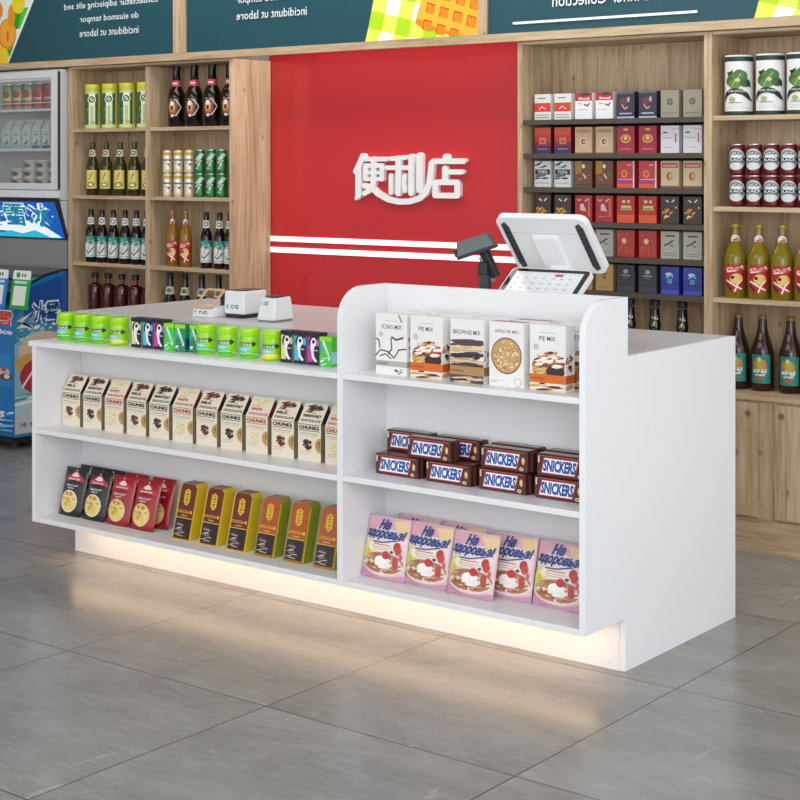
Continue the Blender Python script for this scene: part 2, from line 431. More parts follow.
# ------------------------------------------------------------------ header with menu boards
def header():
    t = thing('shop_header', (-2.2, 1.5, 1.95))
    def part(mb, nm, bev=.0012): o = mb.build(nm, t, bev); o.location = (2.2, -1.5, -1.95); return o
    part(MB().box(-6.6, .9, 1.5, 1.535, 1.957, 1.992, WOODH), 'bottom_rail')
    part(MB().box(-6.6, .9, 1.5, 1.535, 2.66, 2.70, WOODH), 'top_rail')
    for a, b in ((-5.16, -5.08), (-3.384, -3.302), (-1.564, -1.520), (.80, .86)):
        part(MB().box(a, b, 1.5, 1.535, 1.9925, 2.6595, WOODV), 'upright')
    for x in (-5.10, -3.34, -1.54, .83):
        part(MB().box(x-.02, x+.02, 1.5355, 1.8295, 2.40, 2.44, P('#6a6a6a', .5)), 'wall_bracket')
    teal = P('#1c4d58', .35)
    def board(x0, x1, ops):
        z0, z1 = 1.993, 2.659; w, h = x1-x0, z1-z0
        mb = MB().box(x0, x1, 1.512, 1.53, z0, z1, teal)
        N = lambda x, z: ((x-x0)/w, (z-z0)/h)
        mb.art(ops(N), face_front(x0, x1, z0, z1, 1.512), rough=.4)
        part(mb, 'menu_board', 0)
    def mtxt(s, N, xl, xr, zb, zt, bold=.004):   # lettering is reversed left to right on these boards
        a, b = N(xl, zb), N(xr, zt)
        return ('t', s, b[0], a[1], a[0], b[1], '#eef2f2', bold)
    def b1(N):
        ops = [('p', [N(-5.07, 1.994), N(-4.655, 1.994), N(-4.445, 2.32), N(-4.23, 2.658), N(-5.07, 2.658)], '#f4f6ee')]
        edge = lambda z: -4.665 + (z-1.994)*.646
        for z0, z1, xl in ((2.03, 2.115, -4.70), (2.175, 2.285, -4.66), (2.36, 2.47, -4.66), (2.53, 2.62, -4.66)):
            xm = (xl + edge(z0)) / 2 + .03
            ops.append(('p', [N(xl, z0), N(xm, z0), N(xm+.03, z1), N(xl+.03, z1)], '#18a512'))
            ops.append(('p', [N(xm, z0), N(edge(z0)-.012, z0), N(edge(z1)-.012, z1), N(xm+.03, z1)], '#57cf3a'))
        e = lambda x, z, rx, rz, c: ('e', N(x, z)[0], N(x, z)[1], rx/1.694, rz/.666, c)
        ops += [e(-4.665, 2.15, .075, .085, '#ee8d12'), e(-4.662, 2.155, .062, .075, '#fdb134'), e(-4.628, 2.245, .030, .065, '#f79c14'),
                e(-4.72, 2.03, .07, .055, '#fcd421'), e(-4.570, 2.315, .055, .06, '#fbe02a'), e(-4.80, 2.28, .1, .07, '#f59a1a'), e(-4.66, 2.14, .008, .03, '#e85a1a')]
        ops += [mtxt('incididunt ut labore', N, -4.08, -3.64, 2.106, 2.144), mtxt('do eiusmod tempor', N, -4.08, -3.64, 2.172, 2.214),
                mtxt('consectetur adipiscing elit sed', N, -4.20, -3.50, 2.243, 2.285)]
        ops.append(mtxt('Lorem ipsum', N, -4.25, -3.46, 2.36, 2.45, .01))
        return ops
    board(-5.079, -3.385, b1)
    def checker(N, xa, xb, ang=-.24, zmax=2.658):
        pale, mid, wht = '#e6ef5a', '#b8e010', '#fbfdf6'
        ops = []
        # a gingham cloth hanging diagonally
        ox, oz = xa, 2.055; s = .077
        ca, sa = math.cos(ang), math.sin(ang)
        for i in range(-1, 12):
            for j in range(-6, 12):
                c = wht if (i % 2 and j % 2) else (mid if (i % 2 == 0 and j % 2 == 0) else pale)
                q = [(i*s, j*s), ((i+1)*s, j*s), ((i+1)*s, (j+1)*s), (i*s, (j+1)*s)]
                q = [(ox + x*ca - z*sa*-1*-1, oz + x*sa + z*ca) for x, z in q]
                if i < 0: continue
                if max(p[1] for p in q) > zmax or min(p[1] for p in q) < 1.994 or max(p[0] for p in q) > xb: 
                    q = [(min(p[0], xb), min(max(p[1], 1.994), zmax)) for p in q]
                    ar = abs(sum(q[k][0]*q[(k+1) % 4][1] - q[(k+1) % 4][0]*q[k][1] for k in range(4)))
                    if ar < 1e-5: continue
                ops.append(('p', [N(*p) for p in q], c))
        return ops
    def b2(N):
        ops = checker(N, -2.165, -1.57)
        A = [(-1.885, 2.15), (-1.70, 2.66), (-1.5652, 2.66), (-1.5652, 2.0), (-1.65, 1.996)]
        ops.append(('p', [N(-1.900, 2.062), N(-1.870, 2.040), N(-1.70, 1.997), N(-1.5652, 1.997), N(-1.5652, 2.658), N(-1.70, 2.658)], '#f08c10'))
        ops.append(('p', [N(-1.895, 2.085), N(-1.80, 2.040), N(-1.66, 1.999), N(-1.5652, 1.999), N(-1.5652, 2.658), N(-1.68, 2.658)], '#fbb92e'))
        s = .074
        for i in range(0, 6):
            for j in range(-4, 8):
                x = -1.845 + i*s*.97 + j*s*.24; z = 2.105 - i*s*.30 + j*s*.97
                if x+.015 > -1.569 or z+.02 < 2.0 or z+.05 > 2.65 or x < -1.88 + (z-2.1)*.28: continue
                cl = lambda ps: [(min(q[0], -1.5654), max(q[1], 1.9985)) for q in ps]
                a = cl([(x, z), (x+.044, z-.013), (x+.054, z+.03), (x+.010, z+.043)])
                ops.append(('p', [N(*p) for p in a], '#c65a08'))
                b = cl([(x+.006, z-.001), (x+.044, z-.013), (x+.052, z+.024), (x+.012, z+.036)])
                ops.append(('p', [N(*p) for p in b], '#ee8a18'))
        ops += [mtxt('incididunt ut labore', N, -2.96, -2.52, 2.132, 2.172), mtxt('do eiusmod tempor', N, -2.96, -2.52, 2.200, 2.242),
                mtxt('consectetur adipiscing elit sed', N, -3.08, -2.40, 2.27, 2.312)]
        return ops
    board(-3.301, -1.565, b2)
    def b3(N):
        ops = checker(N, -.300, .79)
        ops.append(('l', [N(-1.388, 2.032), N(-.552, 2.032)], .015, '#ffffff', 2.3/.666))
        ops += [mtxt('Dinner Collection', N, -1.20, -.755, 2.088, 2.140, .006)]
        return ops
    board(-1.519, .799, b3)
    board(-6.55, -5.165, lambda N: [])
    tag(t, 'pale oak header with teal menu boards across the top of the wall', 'header')
header()

# ================================================================== THE CHECKOUT COUNTER
def counter():
    t = thing('checkout_counter')
    part = lambda mb, nm, bev=.0015: mb.build(nm, t, bev)
    top = P('#cfcdce', .3)
    part(MB().box(-2.358, -.0185, 0, .705, .881, .900, top), 'countertop')
    part(MB().box(-2.358, -.0185, 0, .018, .1492, .8805, WHITE), 'front_panel')
    part(MB().box(-2.358, -.0185, 0, .018, .0, .1488, WHITE), 'plinth', 0)
    part(MB().box(-2.358, -2.34, .0185, .705, 0, .8805, WHITE), 'end_panel')
    part(MB().box(-2.3395, -.0185, .687, .705, 0, .8805, WHITE), 'rear_panel')
    def sidepoly(a, ztop=1.07, full=True):
        arc = [(-.105 - .115*math.sin(k*PI/2/12), ztop-.1 + .1*math.cos(k*PI/2/12)) for k in range(13)]
        if full: return [(0,0), (.705,0), (.705,.9), (.018,.9), (.018,ztop)] + arc + [(-.22,.15), (0,.15)]
        return [(0,.15), (0,.9005), (.018,.9005), (.018,ztop)] + arc + [(-.22,.15)]
    part(MB().prism(sidepoly(0), lambda y, z: (-.018, y, z), lambda y, z: (0, y, z), WHITE2), 'side_panel')
    part(MB().prism(sidepoly(0, full=False), lambda y, z: (-.889, y, z), lambda y, z: (-.867, y, z), WHITE), 'display_side_panel')
    part(MB().box(-.8665, -.0185, .0, .018, .9005, 1.07, WHITE), 'display_back_panel')
    part(MB().box(-2.340, -2.322, -.22, -.0005, .15, .7875, WHITE), 'display_side_panel')
    sb = lambda x0, x1, z0, z1, yf=-.219: part(MB().box(x0, x1, yf, -.0005, z0, z1, WHITE), 'shelf_board')
    sb(-2.356, -.8895, .788, .806, -.224)
    sb(-2.3215, -.8895, .472, .490); sb(-2.3215, -.8895, .150, .168)
    sb(-.8665, -.0185, .788, .806); sb(-.8665, -.0185, .474, .492); sb(-.8665, -.0185, .150, .168)
    led = P('#ffdcb4', .5, 0, 0, 1.6)
    part(MB().box(-2.30, -.03, -.060, -.048, .1405, .1495, led), 'led_strip', 0)
    tag(t, 'white checkout counter with open display shelves along its front', 'counter')
    return t
counter()

# ================================================================== PRODUCTS ON THE FRONT SHELVES
def pack_box(name, w, d, h, side, top, ops, sideops=None, sh=0, coat=.3, rough=.4, topops=None):
    """carton standing on local z=0, front face at local y=0, left edge x=0"""
    mb = MB().box(0, w, 0, d, 0, h, side if not isinstance(side, str) else P(side, rough, 0, coat), sh)
    if ops: mb.art(ops, face_front(0, w, 0, h, 0, sh), rough=rough, coat=coat)
    if sideops: mb.art(sideops, face_right(0, d, 0, h, w, sh), rough=rough, coat=coat)
    if topops: mb.art(topops, face_top(0, w, sh, d+sh, h), rough=rough, coat=coat)
    return mb.build(name)

# --- gum jars
def gum_jar(base2, low):
    t = thing('gum_jar')
    g = P('#96dd08', .3, 0, .4)
    MB().lathe_smooth([(.030,0),(.033,.003),(.0345,.012),(.0345,.064),(.0335,.072)], g).art(
        [('e', .42, .16, .42, .15, base2), ('l', [(.02,.30),(.3,.18),(.6,.22),(.98,.08)], .045, low, 1),
         ('p', [(.16,.55),(.70,.60),(.70,.52),(.86,.68),(.70,.86),(.70,.78),(.16,.76)], '#1d4a3c'),
         ('t', 'CLEAR', .2, .60, .67, .72, '#e9f6e4', .02, .2),
         ('e', .40, .40, .24, .12, '#7fd4de'), ('t', 'fresh', .25, .36, .50, .46, '#e8fbff', .01, .3)],
        cyl(.0345, .006, .068), dmax=.05, rough=.3, coat=.4).build('jar_body', t)
    mb = MB().lathe_smooth([(.0336,.0722),(.0352,.074),(.0352,.094),(.0345,.0975)], P('#a6e40c', .3, 0, .3))
    mb.lathe([(.0345,.0975),(.032,.0995),(.0001,.0995)], P('#a6e40c', .3, 0, .3), cap=False)
    mb.build('lid', t)
    return t
jg = gum_jar('#3fc41c', '#c9f0e0'); jy = gum_jar('#f1dc2a', '#f7f3a0')
row(jg, [-2.282, -2.190, -2.098], -.105, .8062, '', 'jar', 'green gum jars on the counter ledge', rz=.42, label=[
    'leftmost lime green gum jar at the far left end of the counter ledge',
    'lime green gum jar, second from the left end of the counter ledge',
    'lime green gum jar, third from the left end, beside a yellow-bottomed jar'])
row(jy, [-1.998], -.105, .8062, '', 'jar', 'gum jars with a yellow bottom', rz=.42, label=['lime gum jar with yellow bottom, just left of the first black gum packs'])
row(dup(jg), [-1.570, -1.471, -1.369], -.10, .8062, '', 'jar', 'green gum jars on the counter ledge', rz=.42, label=[
    'lime green gum jar just right of the first green gum packs',
    'lime green gum jar, middle of three in front of the small payment boxes',
    'lime green gum jar just left of the second yellow-bottomed jar'])
row(dup(jy), [-1.266], -.10, .8062, '', 'jar', 'gum jars with a yellow bottom', rz=.42, label=['lime gum jar with yellow bottom, left of the second black gum packs'])

# --- black gum packs with a coloured swirl, and green gum packs
def black_pack(c1, c2):
    ops = [('p', [(.04,.1),(.04,.86),(.40,.86),(.30,.55),(.50,.35),(.42,.10)], c1), ('e', .42, .68, .30, .18, '#0d0e1c'),
           ('p', [(.26,.55),(.30,.74),(.44,.84),(.64,.84),(.76,.74),(.74,.62),(.60,.56),(.52,.44),(.60,.26),(.84,.12),(.62,.10),(.40,.22),(.34,.42)], '#f4f4f8'), ('e', .52, .72, .12, .06, '#0d0e1c'),
           ('e', .88, .70, .12, .12, c2), ('r', .50, .44, .86, .475, '#c8c8da'), ('r', .0, .93, 1, 1, '#1a1b33')]
    return pack_box('gum_pack', .052, .040, .104, '#14152a', None, ops, [('r', 0, 0, .18, 1, c2), ('r', 0, .9, 1, 1, '#1d1f3c')])
bp = [black_pack('#e8e27a', '#c9cc9a'), black_pack('#3fc2e2', '#58b6dc'), black_pack('#e22a9a', '#c653b4')]
cn = ['yellow', 'cyan', 'magenta']
for g, xs in enumerate(([-1.920, -1.863, -1.806], [-1.211, -1.154, -1.097])):
    for i, x in enumerate(xs):
        o = bp[i] if g == 0 else dup(bp[i]); o.location = (x, -.122, .8062)
        tag(o, 'slim black gum pack with %s swirl, in the %s trio on the ledge' % (cn[i], ('left', 'right')[g]), 'gum pack', 'black gum packs on the counter ledge')
def green_pack(base, sw):
    ops = [('r', 0, .86, 1, 1, '#9be61c'), ('p', [(0,.86),(0,.35),(.45,.70),(.55,.86)], '#38b878'), ('p', [(.20,.86),(.38,.86),(.90,.30),(.78,.18)], '#dff3f0'),
           ('l', [(.25,.72),(.72,.32)], .07, '#8fb8c4', .55), ('n', 3, .4, .18, .36, .14, 12, .05, [sw, '#e9fbff', '#5fd25a'])]
    return pack_box('gum_pack', .050, .036, .094, base, None, ops, [('r', 0, .1, 1, .5, sw)])
gp = [green_pack('#4fd02c', '#a9e2f2'), green_pack('#2a8f5a', '#123f78')]
G = 'green gum packs on the counter ledge'
for i, (x, k, lb) in enumerate([(-1.752, 0, 'bright green gum pack beside the left trio of black packs'),
                            (-1.698, 1, 'green gum pack with dark blue corner, middle of the left green trio'),
                            (-1.640, 1, 'dark blue-green gum pack beside a lime green gum jar'),
                            (-1.041, 0, 'bright green gum pack at the right end beside the raised display panel'),
                            ]):
    o = gp[k] if i < 2 else dup(gp[k]); o.location = (x, -.125 if i != 2 else -.112, .8062); tag(o, lb, 'gum pack', G)

# --- gable-top chocolate bags
def gable_bag(kind):
    w, d, hs, ht = .098, .062, .122, .182
    cream = P('#efe3cd', .5); colr = {'MILK': '#3a1c16', 'SEMISWEET': '#262838', 'WHITE': '#7a1e22'}[kind]
    ink = {'MILK': '#3a2620', 'SEMISWEET': '#2c2c36', 'WHITE': '#b8423a'}[kind]
    choc = {'MILK': '#5a2a22', 'SEMISWEET': '#3a2426', 'WHITE': '#efe6b4'}[kind]; choc2 = {'MILK': '#7a3b30', 'SEMISWEET': '#4a3032', 'WHITE': '#e2d690'}[kind]
    mb = MB().box(0, w, 0, d, 0, hs, cream)
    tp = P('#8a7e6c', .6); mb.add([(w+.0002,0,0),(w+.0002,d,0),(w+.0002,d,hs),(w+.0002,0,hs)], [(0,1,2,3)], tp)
    # roof: front panel rises back to a ridge at the rear, side gussets are dark
    a, b, c, e = (0,0,hs), (w,0,hs), (w,.040,ht), (0,.040,ht)
    f, g = (w,d,hs), (0,d,hs)
    mb.add([a,b,c,e], [(0,1,2,3)], cream); mb.add([g,f,c,e], [(0,1,2,3)], cream)
    mb.add([b,f,c], [(0,1,2)], P(colr, .6)); mb.add([a,g,e], [(0,1,2)], P(colr, .6))
    mb.art([('n', 2, .40, .44, .17, .13, 26, .05, [choc, choc2]), ('n', 4, .40, .42, .2, .14, 12, .03, [choc, choc2]),
            ('n', 5, 0.0, .42, .001, .001, 1, .01, ['#c8a468']),
            ('e', .97, .40, .0001, .0001, '#caa468'),
            ('r', .1, .26, .6, .272, '#b7aa92'), ('r', .1, .20, .5, .212, '#b7aa92'), ('r', .03, .965, .95, .98, ink), ('r', .03, .80, .95, .815, ink),
            ('t', 'CHUNKS', .05, .84, .93, .94, ink, .05), ('r', .1, .72, .9, .735, '#a89a86'), ('r', .14, .67, .85, .68, '#b8ab98')], face_front(0, w, 0, hs, 0), rough=.5)
    mb.art([('e', 1.0, .4, 0.0001, .0001, '#caa468')], face_front(0, w, 0, hs, 0))
    # cookie printed round the front right corner
    mb.art([('p', [(1-.26*math.cos(q*PI/12), .44+.20*math.sin(q*PI/12)) for q in range(-6, 7)], '#caa060'),
            ('n', 9, .88, .44, .09, .13, 26, .022, [choc if kind != 'WHITE' else '#8a6a30', '#6a4420'])], face_front(0, w, 0, hs, 0), rough=.5)
    mb.art([('p', [(.34*math.cos(q*PI/12), .44+.20*math.sin(q*PI/12)) for q in range(-6, 7)], '#b8924e'),
            ('n', 8, .14, .44, .10, .12, 10, .03, ['#5a3a1c', '#6a4420'])], face_right(0, d, 0, hs, w), rough=.5)
    fq = face_quad(a, b, c, e)
    mb.art([('n', 6, .50, .80, .30, .16, 34, .06, [choc, choc2]), ('n', 7, .52, .62, .34, .16, 12, .04, [choc, choc2]),
            ('t', kind, .10, .30, .62 if kind != 'SEMISWEET' else .90, .44, ink, .05), ('t', 'CHOCOLATE', .08, .08, .94, .20, ink, .04),
            ('r', .1, .52, .5, .54, '#b8604a')], fq, rough=.5)
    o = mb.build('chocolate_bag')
    return o
bags = {k: gable_bag(k) for k in ('MILK', 'SEMISWEET', 'WHITE')}
desc = {'MILK': 'brown-chocolate-print', 'SEMISWEET': 'dark-print', 'WHITE': 'red-lettered'}
for i in range(12):
    k = ('MILK', 'SEMISWEET', 'WHITE')[i % 3]
    o = bags[k] if i < 3 else dup(bags[k]); o.location = (-2.317 + i*.1160, -.098, .4902)
    tag(o, 'cream gable-top %s bag, %s of twelve on the middle shelf' % (desc[k], nth(i, 12)), 'bag', 'cream gable-top chocolate bags')

# --- snack pouches leaning back
def pouch_mesh(mb, w, h, lean, thick, m, n=8):
    # pillow-shaped pouch: flat seams all round, belly in the middle, bottom on z=0
    F = []; B = []
    for j in range(n+1):
        v = j/n
        for i in range(n+1):
            u = i/n
            bel = (math.sin(PI*min(max((u-.04)/.92, 0), 1)) ** .5) * (math.sin(PI*min(max((v-.02)/.9, 0), 1)) ** .6) if .04 < u < .96 and .02 < v < .92 else 0
            if j == 0: bel = .35*math.sin(PI*u)
            y = lean*v
            F.append((u*w, y - bel*thick/2, v*h)); B.append((u*w, y + bel*thick/2 + .0012, v*h))
    fs = [(j*(n+1)+i, j*(n+1)+i+1, (j+1)*(n+1)+i+1, (j+1)*(n+1)+i) for j in range(n) for i in range(n)]
    N = len(F)
    rim = [i for i in range(n+1)] + [j*(n+1)+n for j in range(1, n+1)] + [n*(n+1)+i for i in range(n-1, -1, -1)] + [j*(n+1) for j in range(n-1, 0, -1)]
    fs2 = [tuple(k+N for k in reversed(f)) for f in fs] + [(rim[i], rim[i]+N, rim[(i+1) % len(rim)]+N, rim[(i+1) % len(rim)]) for i in range(len(rim))]
    mb.add(F+B, fs + fs2, m, True)
    def mp(u, v, k):
        fi, fj = min(max(u, 0), .9999)*n, min(max(v, 0), .9999)*n; i, j = int(fi), int(fj); a, b = fi-i, fj-j
        g = lambda i, j: Vector(F[j*(n+1)+i])
        p = g(i,j)*(1-a)*(1-b) + g(i+1,j)*a*(1-b) + g(i+1,j+1)*a*b + g(i,j+1)*(1-a)*b
        return (p.x, p.y - .0010 - .0001*k, p.z)
    return mp
def snack_pouch(base, rim):
    mb = MB(); mp = pouch_mesh(mb, .119, .168, .044, .026, P(base, .32, 0, .3))
    mb.art([('e', .50, .95, .035, .018, '#c9c4c0'),
            ('p', [(.14,.80),(.30,.86),(.36,.90),(.5,.945),(.64,.90),(.70,.86),(.86,.80),(.92,.72),(.5,.76),(.08,.72)], '#c2303c'),
            ('p', [(.32,.83),(.40,.88),(.5,.91),(.60,.88),(.68,.83),(.5,.81)], '#f2dfe0'), ('t', 'SNACK', .24, .755, .76, .79, '#f7eeee', .03),
            ('t', 'BISCUIT', .22, .62, .76, .66, '#e6dcdc', .03, .2), ('t', 'MIX', .30, .57, .62, .60, '#e6dcdc', .02, .2),
            ('e', .44, .31, .37, .235, rim), ('e', .44, .31, .335, .215, '#ecd27c'),
            ('n', 11, .44, .31, .27, .17, 30, .045, ['#f6e3a4', '#e2b656', '#caa23c', '#a8963c', '#f3d98a', '#d88a3c'])],
           mp, dmax=.12, rough=.4, coat=.2)
    return mb.build('snack_pouch')
pb, pr = snack_pouch('#15151c', '#f3ead2'), snack_pouch('#a3141f', '#f0c8a0')
SG = 'snack pouches on the lower left shelf'
for i, (o, x, y, lb) in enumerate([
    (pb, -2.300, -.130, 'black snack pouch with round food picture, front row, far left of lower shelf'),
    (None, -2.172, -.130, 'black snack pouch in the front row, beside the first red pouch'),
    (None, -2.290, -.074, 'black snack pouch in the rear row, behind the leftmost black pouch'),
    (None, -2.168, -.074, 'black snack pouch in the rear row, behind the second black pouch'),
    (pr, -2.046, -.130, 'red snack pouch in the front row, beside a black pouch'),
    (None, -1.920, -.130, 'red snack pouch in the front row, right end'),
    (None, -2.044, -.074, 'red snack pouch in the rear row, behind the left red pouch'),
    (None, -1.905, -.074, 'red snack pouch in the rear row, right end beside the chocolate cartons')]):
    if o is None: o = dup(pb if i < 4 else pr)
    o.location = (x, y, .1682); tag(o, lb, 'pouch', SG)

# --- chocolate cartons, leaning back
def choc_carton(base, side, edge):
    w, d, h, sh = .082, .050, .185, .046
    mb = MB()
    out = [(0,0),(w,0),(w,h*.93),(w*.86,h),(w*.14,h),(0,h*.93)]
    mb.prism(out, lambda x, z: (x, sh*z/h, z), lambda x, z: (x, sh*z/h + d, z), P(side, .4, 0, .2))
    ops = [('p', [(.07,.02),(.985,.02),(.985,.925),(.85,.995),(.15,.995),(.07,.925)], base),
           ('e', .50, .76, .17, .15, '#e2b81c')]
    for q in range(5): ops.append(('e', .5, .66+q*.05, .07, .014, base if q % 2 else '#b88a10'))
    for q in (-1, 1):
        for z in (.68, .74, .80, .86): ops.append(('e', .5+q*.13, z, .05, .022, '#e2b81c'))
    ops += [('t', 'CHOCOLA', .08, .48, .80, .53, '#f0c040', .02), ('e', .87, .505, .055, .03, '#f0c040'), ('t', 'classic', .32, .425, .68, .455, '#f0d080', .01),
            ('r', .04, .385, .97, .40, '#e8b82a'), ('r', .07, .05, .95, .385, '#1c1018')]
    R = random.Random(5)
    for q in range(22):
        z = .07 + (q % 13)*.023; x = R.uniform(.1, .5)
        ops.append(('l', [(x, z), (x+R.uniform(.2, .38), z+R.uniform(-.02, .03))], .009, R.choice(['#f0dcd4', '#8a6a6a', '#3c2430', '#e9cfc6', '#5a3c44']), .45))
    mb.art(ops, face_front(0, w, 0, h, 0, sh), rough=.4, coat=.2)
    mb.art([('r', 0, 0, .12, .92, edge)], face_right(0, d, 0, h, w, sh), rough=.4)
    mb.add([(w*.14, sh-.0004, h+.0004), (w*.86, sh-.0004, h+.0004), (w*.86, sh+d, h+.0004), (w*.14, sh+d, h+.0004)], [(0,1,2,3)], P(base, .4, 0, .2))
    return mb.build('chocolate_carton')
cm, co = choc_carton('#6d1f10', '#d9b70e', '#f1d030'), choc_carton('#b4501c', '#8a9010', '#e8cc20')
for i in range(6):
    o = (cm if i == 0 else dup(cm)) if i < 3 else (co if i == 3 else dup(co))
    o.location = (-1.688 + i*.1278, -.150, .1682)
    tag(o, ('maroon' if i < 3 else 'orange-brown') + ' chocolate carton with gold emblem, ' + ('leftmost', 'second', 'third', 'first', 'middle', 'last')[i] +
        (' of the three maroon cartons' if i < 3 else ' of the three orange-brown cartons'), 'carton', 'chocolate cartons on the lower left shelf')

# --- baking mix cartons
def mix_box(kind):
    w, d, h = .120, .048, .187
    white = '#f3f1ee'
    if kind == 'icing':
        ops = [('t', 'ICING MIX', .20, .75, .84, .82, '#3a3434', .01), ('r', .3, .88, .7, .888, '#b8b0ac'), ('e', .17, .66, .07, .045, '#cfcac6'),
               ('l', [(.0,.58),(.10,.56),(.14,.44)], .022, '#4a2420', .64), ('l', [(.52,.62),(.66,.58),(.88,.62)], .03, '#4a2420', .64), ('l', [(.5,.60),(.52,.42),(.40,.34)], .022, '#3a1c18', .64),
               ('l', [(.0,.30),(.15,.40),(.40,.38),(.60,.28)], .022, '#4a2420', .64), ('l', [(.62,.30),(.75,.42),(.98,.44)], .022, '#4a2420', .64), ('l', [(.15,.30),(.3,.34),(.5,.27)], .02, '#6a3a34', .64),
               ('r', 0, .14, 1, .23, '#b9b4ac'), ('r', .04, .165, .4, .20, '#8c8680'), ('n', 1, .75, .07, .12, .04, 6, .02, ['#4a2420', '#8a6a60']), ('l', [(.75,.98),(.84,.88)], .03, '#b08a80', .64)]
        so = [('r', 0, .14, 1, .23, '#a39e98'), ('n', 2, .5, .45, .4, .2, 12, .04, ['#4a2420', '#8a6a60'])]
    elif kind == 'pie':
        ops = [('t', 'PIE MIX', .26, .76, .72, .83, '#3a3434', .01), ('r', .28, .88, .72, .888, '#b8b0ac'), ('e', .17, .66, .085, .05, '#cfcac6'),
               ('e', .52, .38, .46, .17, '#b06a30'), ('e', .50, .31, .44, .12, '#d8a45c'), ('n', 18, .40, .30, .32, .06, 30, .02, ['#b87c38', '#e8c080', '#c89450']),
               ('n', 12, .55, .46, .40, .13, 80, .030, ['#7a3418', '#f2e6d6', '#a4481e', '#4a1c10', '#c8783c', '#e9cdb0', '#8a3c1c']), ('e', .72, .30, .26, .10, '#3a1a12'),
               ('n', 15, .55, .44, .34, .09, 14, .034, ['#f7efe4', '#fff7ee']),
               ('r', 0, .0, 1, .14, '#e9dfd2'), ('n', 13, .55, .07, .42, .05, 22, .028, ['#3a1c14', '#caa05c', '#f1e6d8']), ('r', 0, .12, 1, .25, '#dd6c14'), ('r', .04, .165, .42, .2, '#b85a10')]
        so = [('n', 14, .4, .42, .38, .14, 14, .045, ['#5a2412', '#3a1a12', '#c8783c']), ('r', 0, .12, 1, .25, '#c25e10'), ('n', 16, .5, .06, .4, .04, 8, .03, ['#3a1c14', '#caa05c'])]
    elif kind == 'brownie':
        ops = [('t', 'BROWNIE MIX', .08, .76, .90, .83, '#3a3434', .01)]
        for z, cs in ((.63, ['#5c4a4e', '#4a3a40']), (.53, ['#d8b888', '#ead2aa']), (.43, ['#2c2030', '#443040']), (.33, ['#e2caa2', '#c89a68']), (.26, ['#2c2028', '#503840'])):
            ops.append(('n', int(z*100), .5, z, .42, .05, 30, .03, cs))
        ops += [('r', 0, .0, 1, .12, '#54424a'), ('n', 31, .5, .05, .46, .05, 26, .025, ['#2c2028', '#e2caa2', '#503840']), ('r', 0, .12, 1, .26, '#b48a54'), ('r', .04, .17, .4, .2, '#8a6a3c')]
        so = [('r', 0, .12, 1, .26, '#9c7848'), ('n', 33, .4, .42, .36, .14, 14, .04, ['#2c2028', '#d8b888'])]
    else:
        ops = [('t', 'APPLE PIE MIX', .16, .83, .86, .88, '#7a4a44', .01), ('e', .50, .48, .445, .285, '#4a2418'), ('e', .50, .48, .42, .268, '#cfa26c'),
               ('n', 41, .50, .48, .36, .225, 150, .022, ['#ecd2a4', '#d4a870', '#f5e4c0', '#b8844c', '#e2bd86']), ('e', .84, .08, .11, .065, '#e6b8b0'), ('e', .84, .08, .085, .05, '#f3f1ee'),
               ('r', .06, .09, .5, .10, '#d8cdb8'), ('r', .06, .06, .25, .07, '#d88a50')]
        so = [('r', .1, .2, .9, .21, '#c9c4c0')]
    topc = '#a8324a' if kind == 'apple' else '#e6e2dc'
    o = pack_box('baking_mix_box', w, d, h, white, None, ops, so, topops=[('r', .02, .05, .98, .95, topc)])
    return o
mx = {k: mix_box(k) for k in ('icing', 'pie', 'brownie', 'apple')}
MG = 'baking mix boxes on the top right shelf'; used = set()
for kind, x, y, lb in [('icing', -.785, -.158, 'icing mix box, front row, leftmost'), ('pie', -.651, -.158, 'pie mix box, front row, second from left'),
                       ('brownie', -.501, -.158, 'brownie mix box in the middle of the front row'), ('apple', -.361, -.158, 'apple pie mix box, front row, fourth from left'),
                       ('pie', -.220, -.158, 'pie mix box, front row, rightmost'),
                       ('icing', -.735, -.075, 'icing mix box in the rear row, behind the front icing and pie boxes'), ('brownie', -.600, -.075, 'brownie mix box in the rear row, second from left'),
                       ('pie', -.465, -.075, 'pie mix box in the middle of the rear row'), ('apple', -.330, -.075, 'apple pie mix box in the rear row with pink top'),
                       ('pie', -.166, -.075, 'pie mix box in the rear row beside the right side panel')]:
    o = mx[kind] if kind not in used else dup(mx[kind]); used.add(kind)
    o.location = (x, y, .8062); tag(o, lb, 'box', MG)

